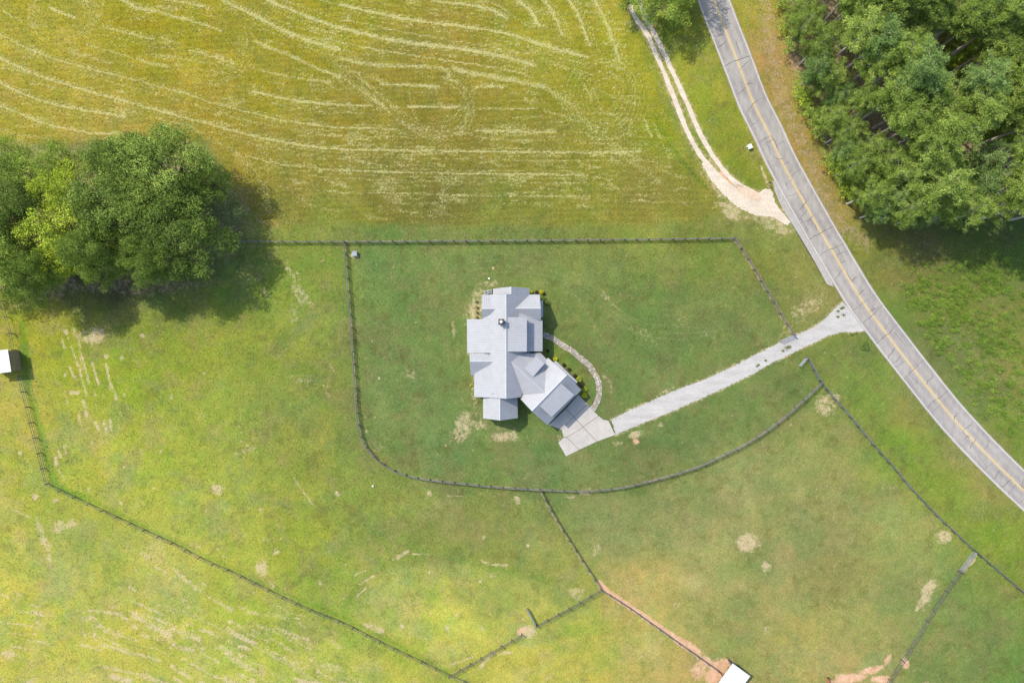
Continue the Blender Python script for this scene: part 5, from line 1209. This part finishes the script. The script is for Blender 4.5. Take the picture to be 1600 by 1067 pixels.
for k, cx, cy, h, sc, lb in (
    (K_OAK, 255, 278, 10, (1.0,.97), 'largest dark green oak, upper middle of the left tree group'),
    (K_OAK2, 280, 362, 9, (.96,.93), 'dark oak at the lower right of the left tree group above the big shadow'),
    (K_OAK2, 188, 322, 9, (.98,.98), 'oak in the middle of the left tree group, right of the yellow-green tree'),
    (K_OAK, 200, 262, 9, (.66,.85), 'oak on the upper edge of the left tree group towards the hay field'),
    (K_Y, 104, 368, 8, (1.08,1.12), 'yellow-green tree in the left tree group, brighter than its neighbours'),
    (K_Y, 110, 306, 8, (.85,1.1), 'upper yellow-green tree between the left edge trees and the oaks'),
    (K_Y, 88, 416, 8, (.62,.95), 'small bright yellow-green tree at the lower edge of the tree group'),
    (K_Y, 130, 408, 6, (.50,.65), 'small yellow-green tree at the lower edge next to the big oak'),
    (K_MID, 92, 252, 7, (.62,.8), 'light green small tree on the upper edge of the left tree group'),
    (K_OAK2, 20, 330, 9, (.80,.98), 'dark tree cut by the left edge of the picture'),
    (K_MID, 28, 416, 9, (1.0,1.3), 'mid green tree low on the left edge above the fence end'),
    (K_MID, 20, 248, 7, (.60,.9), 'mid green tree at the upper left corner of the tree group'),
    (K_OAK, -45, 370, 9, (.9,1.0), 'dark tree mostly outside the left edge of the picture'),
    (K_OAK, 322, 285, 7, (.44,.52), 'lower dark tree on the right flank of the left tree group'),
    (K_OAK, 160, 396, 10, (.60,1.0), 'lower dark tree on the bottom edge between oak and yellow-green tree'),
    (K_MID, 50, 282, 8, (.78,.95), 'mid green tree between the left edge tree and the yellow-green tree'),
    (K_OAK2, 66, 430, 9, (.56,.98), 'small dark tree at the bottom of the tree group above the fence end'),
    (K_OAK2, 236, 404, 10, (.58,1.0), 'lower dark tree on the bottom edge below the largest oak'),
    (K_GR, 350, 333, 4.5, (1.05,1.0), 'grey-green small tree at the right end of the tree group'),
    (K_GR2, 337, 376, 2.4, (1.05,1.0), 'feathery pale shrub tree where the grey fence meets the tree group')):
    x, y = gp(cx, cy, h); put_tree('oak_tree' if k in (K_OAK, K_OAK2) else 'broadleaf_tree', k, x, y, random.Random(cx).uniform(0, 6.3), sc, None, None, lb, GL)
for cx, cy, h, sc, lb in ((1032, -6, 7, (.95,.85), 'green tree over the dirt track at the top edge of the picture'), (1078, -40, 7, (.80,.8), 'tree beside the road just outside the top edge'),
                          (985, -6, 5, (.42,.5), 'small tree on the left side of the dirt track at the top edge')):
    x, y = gp(cx, cy, h); put_tree('broadleaf_tree', K_MID, x, y, cx, sc, None, None, lb, 'trees by the top of the dirt track')

def pine_meshes(H, seed, leaf, crown_r=3.3, base=.52):
    g = np.random.default_rng(seed); C = []; R2 = []; m2 = MB()
    nl = 46; bend = g.uniform(-.35, .35, 2)
    def ax(z): t = z/H; return np.array([bend[0]*math.sin(t*3), bend[1]*math.sin(t*2.4), z])
    for i in range(nl):
        t = (i+.5)/nl; z = H*(base+(1-base)*t); L = crown_r*math.sin(math.pi*min(1, .22+.78*(1-t)))**.8*g.uniform(.6, 1.12)*(1 if t < .93 else .6)
        th = i*2.4+g.uniform(-.5, .5); o = ax(z); e = o+np.array([math.cos(th)*L, math.sin(th)*L, L*g.uniform(.05, .38)])
        limb(m2, o, o+(e-o)*.8, .035+.04*(1-t), .012, g, 3, .10)
        for q in (.34, .58, .80, 1.0):
            if L*q < .3: continue
            for s in range(2):
                C.append(o+(e-o)*q+g.normal(0, .36, 3)*[1, 1, .5]+[0, 0, .12]); R2.append(g.uniform(.38, .80))
    C.append(ax(H)); R2.append(.5)
    cc, T, S = crown_cards(np.array(C), R2, 125, .33, g, flat=.55, shell=.15)
    me = leaf_cards('crown', cc, S, g, T, up=.5, aspect=.24); me.materials.append(leaf)
    m = MB(); k = 8; m.tube([ax(H*j/k*.99)-np.array([0, 0, .2 if j == 0 else 0]) for j in range(k+1)], [.30*(1-.78*j/k)*H/20 for j in range(k+1)], 8)
    for j in range(5):   # dead stubs low on the trunk
        z = H*g.uniform(.15, max(.2, base)); th = g.uniform(0, 6.3); o = ax(z); limb(m2, o, o+np.array([math.cos(th)*.9, math.sin(th)*.9, .1]), .03, .01, g, 2, .1)
    return [me, mesh_from('trunk', (m.v, m.f), M_PBARK), mesh_from('limbs', (m2.v, m2.f), M_PBARK)]
PK = [pine_meshes(20, 11, L_PINE, 3.2, .66), pine_meshes(19, 12, L_PINE, 3.6, .64), pine_meshes(21, 13, L_PINE2, 3.3, .68), pine_meshes(18, 14, L_PINE, 3.2, .5), pine_meshes(15, 15, L_PINE2, 3.6, .30), pine_meshes(17, 16, L_PINE, 4.0, .25)]
K_SC = tree_kind(3.0, 6.0, 21, L_MID, .26, 46, 90, low=.05); K_SC2 = tree_kind(2.4, 4.2, 22, L_YTREE, .22, 36, 120, low=.02)
K_SC3 = tree_kind(2.0, 2.4, 23, L_LITT, .20, 30, 130, low=.0)
def inside(p, poly):
    c = False; n = len(poly)
    for k in range(n):
        (ax, ay), (bx, by) = poly[k], poly[(k+1) % n]
        if ((ay > p[1]) != (by > p[1])) and (p[0] < (bx-ax)*(p[1]-ay)/((by-ay) or 1e-9)+ax): c = not c
    return c
# ground outline of the pine wood (photo pixels at ground level)
WP = [(1212,-60),(1222,30),(1232,100),(1250,165),(1280,215),(1300,265),(1318,312),(1346,350),(1390,374),(1445,376),(1478,352),(1520,356),(1640,352),(1640,-60)]
GAPS = [(1478,66,16),(1502,77,16),(1470,100,24),(1492,112,16),(1530,206,16),(1556,214,14),(1570,293,6),(1385,185,5)]
SEEN = [(1438,93),(1474,95),(1469,125),(1505,200),(1499,219),(1526,227),(1540,306),(1501,335),(1560,300),(1448,60)]
tr_ = random.Random(44); spots = []
for _ in range(9000):
    x, y = tr_.uniform(1200, 1610), tr_.uniform(-60, 350)
    if not inside((x, y), WP): continue
    if any(math.hypot(x-(800+(a-800)*k), y-(533+(b-533)*k)) < r+e for a, b, r in GAPS for k, e in ((1.0, -4), (.97, 0), (.93, 5), (.89, 7), (.86, 7))): continue
    if any(math.hypot(x-a, y-b) < 12 for a, b in SEEN): continue
    if all(math.hypot(x-a, y-b) > (23.5 if x < 1400 else 30) for a, b in spots): spots.append((x, y))
ORD = ['first','second','third','fourth','fifth','sixth','seventh','eighth','ninth','tenth','eleventh','twelfth','thirteenth','fourteenth','fifteenth','sixteenth','seventeenth','eighteenth','nineteenth','twentieth']
rows = {}
spots += SEEN
for q in spots: rows.setdefault(int((q[1]+60)//30), []).append(q)
n_p = 0
for ri, rk in enumerate(sorted(rows)):
    for ci_, (x, y) in enumerate(sorted(rows[rk])):
        edge = min(math.hypot(x-a, y-b) for a, b in [(WP[i][0]*(1-t)+WP[i+1][0]*t, WP[i][1]*(1-t)+WP[i+1][1]*t) for i in range(10) for t in (0, .33, .66)])
        south = y > 270 and x < 1480
        kk = tr_.choice([0, 1, 2]) if (x, y) in SEEN else (tr_.choice([4, 5, 5]) if (edge < 26 or south) else tr_.choice([0, 1, 2, 3, 0, 1]))
        s = tr_.uniform(.86, 1.12)*(.72 if edge < 16 and x < 1400 else (.85 if edge < 30 else 1)); q = P(x, y)
        put_tree('pine_tree', PK[kk], q.x, q.y, tr_.uniform(0, 6.3), (s, s*tr_.uniform(.92, 1.06)), None, None,
             ('low branched' if kk > 3 else 'tall')+(' blue-green' if kk in (2, 4) else ' olive')+" pine, "+ORD[ci_]+" from the road in the wood's "+ORD[ri]+' row down', 'pines of the roadside wood')
        n_p += 1
# scrub along the wood edge and in the gaps
def ORD_N(i):
    return ORD[i] if i < 20 else ('twenty-' if i < 40 else 'forty-' if i >= 60 else 'number ')+(ORD[i-20] if i < 40 else str(i+1))
def scrub(lst, label, group, cat='bush', name='bush', order=None):
    if order: lst = sorted(lst, key=lambda l: l[1])
    base_l = label
    for bi, (x, y, k, s) in enumerate(lst):
        if order: label = ORD_N(bi)+' from the top of the '+base_l
        q = P(x, y); put_tree(name, k, q.x, q.y, tr_.uniform(0, 6.3), (s, s*tr_.uniform(.85, 1.15)), None, None, label, group, cat)
lst = []
for i in range(46):
    t = tr_.random()*6; j = int(t); a, b = WP[j], WP[j+1]; f_t = t-j
    x, y = a[0]+(b[0]-a[0])*f_t+tr_.uniform(-6, 8), a[1]+(b[1]-a[1])*f_t+tr_.uniform(-4, 4)
    if tr_.random() < .25: continue
    lst.append((x, y, tr_.choice([K_SC, K_SC, K_SC2]), tr_.uniform(.45, .85)))
scrub(lst, 'leafy bushes at the roadside edge of the pine wood', 'bushes along the wood edge', order=True)
lst = [(x+tr_.uniform(-r, r), y+tr_.uniform(-r, r), tr_.choice([K_SC3, K_SC3, K_SC2]), tr_.uniform(.6, 1.1)) for x, y, r in GAPS[:6]+[(1475,92,34)]*2 for _ in range(5)]
scrub(lst, 'bright yellow-green underbrush bush in a gap between the pines', 'underbrush in the gaps of the wood')
lst = [(tr_.uniform(1260, 1600), tr_.uniform(-20, 320), tr_.choice([K_SC, K_SC2]), tr_.uniform(.4, .8)) for _ in range(50)]
scrub([l for l in lst if inside(l[:2], WP)], 'shaded green understory bush beneath the pines', 'understory bushes beneath the pines')
# low brush in the shade under the left trees
lst = [(tr_.uniform(20, 330), tr_.uniform(270, 425), tr_.choice([K_SC, K_SC3]), tr_.uniform(.35, .6)) for _ in range(26)]
scrub(lst, 'low brush under the edge of the left tree group', 'low brush under the left trees')

# rough meadow right of the road: many small leafy clumps, one mass nobody could count
def meadow():
    g = np.random.default_rng(9); C = []; S = []; T = []
    def ok(px, py):
        e = np.interp(py, [380, 440, 520, 600, 700, 800, 900], [1362, 1385, 1440, 1500, 1570, 1660, 1740]); return px > e
    dens = [(1500,480,70,60,150),(1570,560,60,80,110),(1460,510,45,50,70),(1560,430,60,25,50),(1590,640,50,60,60),(1520,620,50,50,45),(1440,440,30,25,16)]
    for cx, cy, sx, sy, n in dens:
        for _ in range(n):
            px, py = g.normal(cx, sx*.6), g.normal(cy, sy*.6)
            if not ok(px, py) or py < 395: continue
            q = P(px, py); r = g.uniform(.3, .75)*(.8 if g.random() < .6 else 1.2); k = int(60+150*r)
            C.append(np.stack([q.x+g.normal(0, r*.55, k), q.y+g.normal(0, r*.45, k), g.uniform(.03, 1.15*r, k)], -1)); S.append(np.full(k, .17)); T.append(np.full(k, g.random())*.6+g.random(k)*.4)
    for _ in range(2600):        # low herbs between
        px, py = g.uniform(1370, 1650), g.uniform(385, 860)
        if not ok(px-10, py): continue
        q = P(px, py); k = 14; C.append(np.stack([q.x+g.normal(0, .3, k), q.y+g.normal(0, .3, k), g.uniform(.02, .26, k)], -1)); S.append(np.full(k, .15)); T.append(.35+.65*g.random(k))
    me = leaf_cards('meadow_herbs', np.concatenate(C), np.concatenate(S), g, np.concatenate(T)); me.materials.append(leaf_mat('herb_leaf', [(0, lin(78,104,30)), (.5, lin(118,144,52)), (1, lin(160,176,80))], trans=.2))
    o = link('meadow_herbs', me); tag(o, 'knee-high weeds and seedlings covering the meadow right of the road', 'ground cover', kind='stuff')
meadow()
print('pines', n_p, 'objects', len(bpy.data.objects))
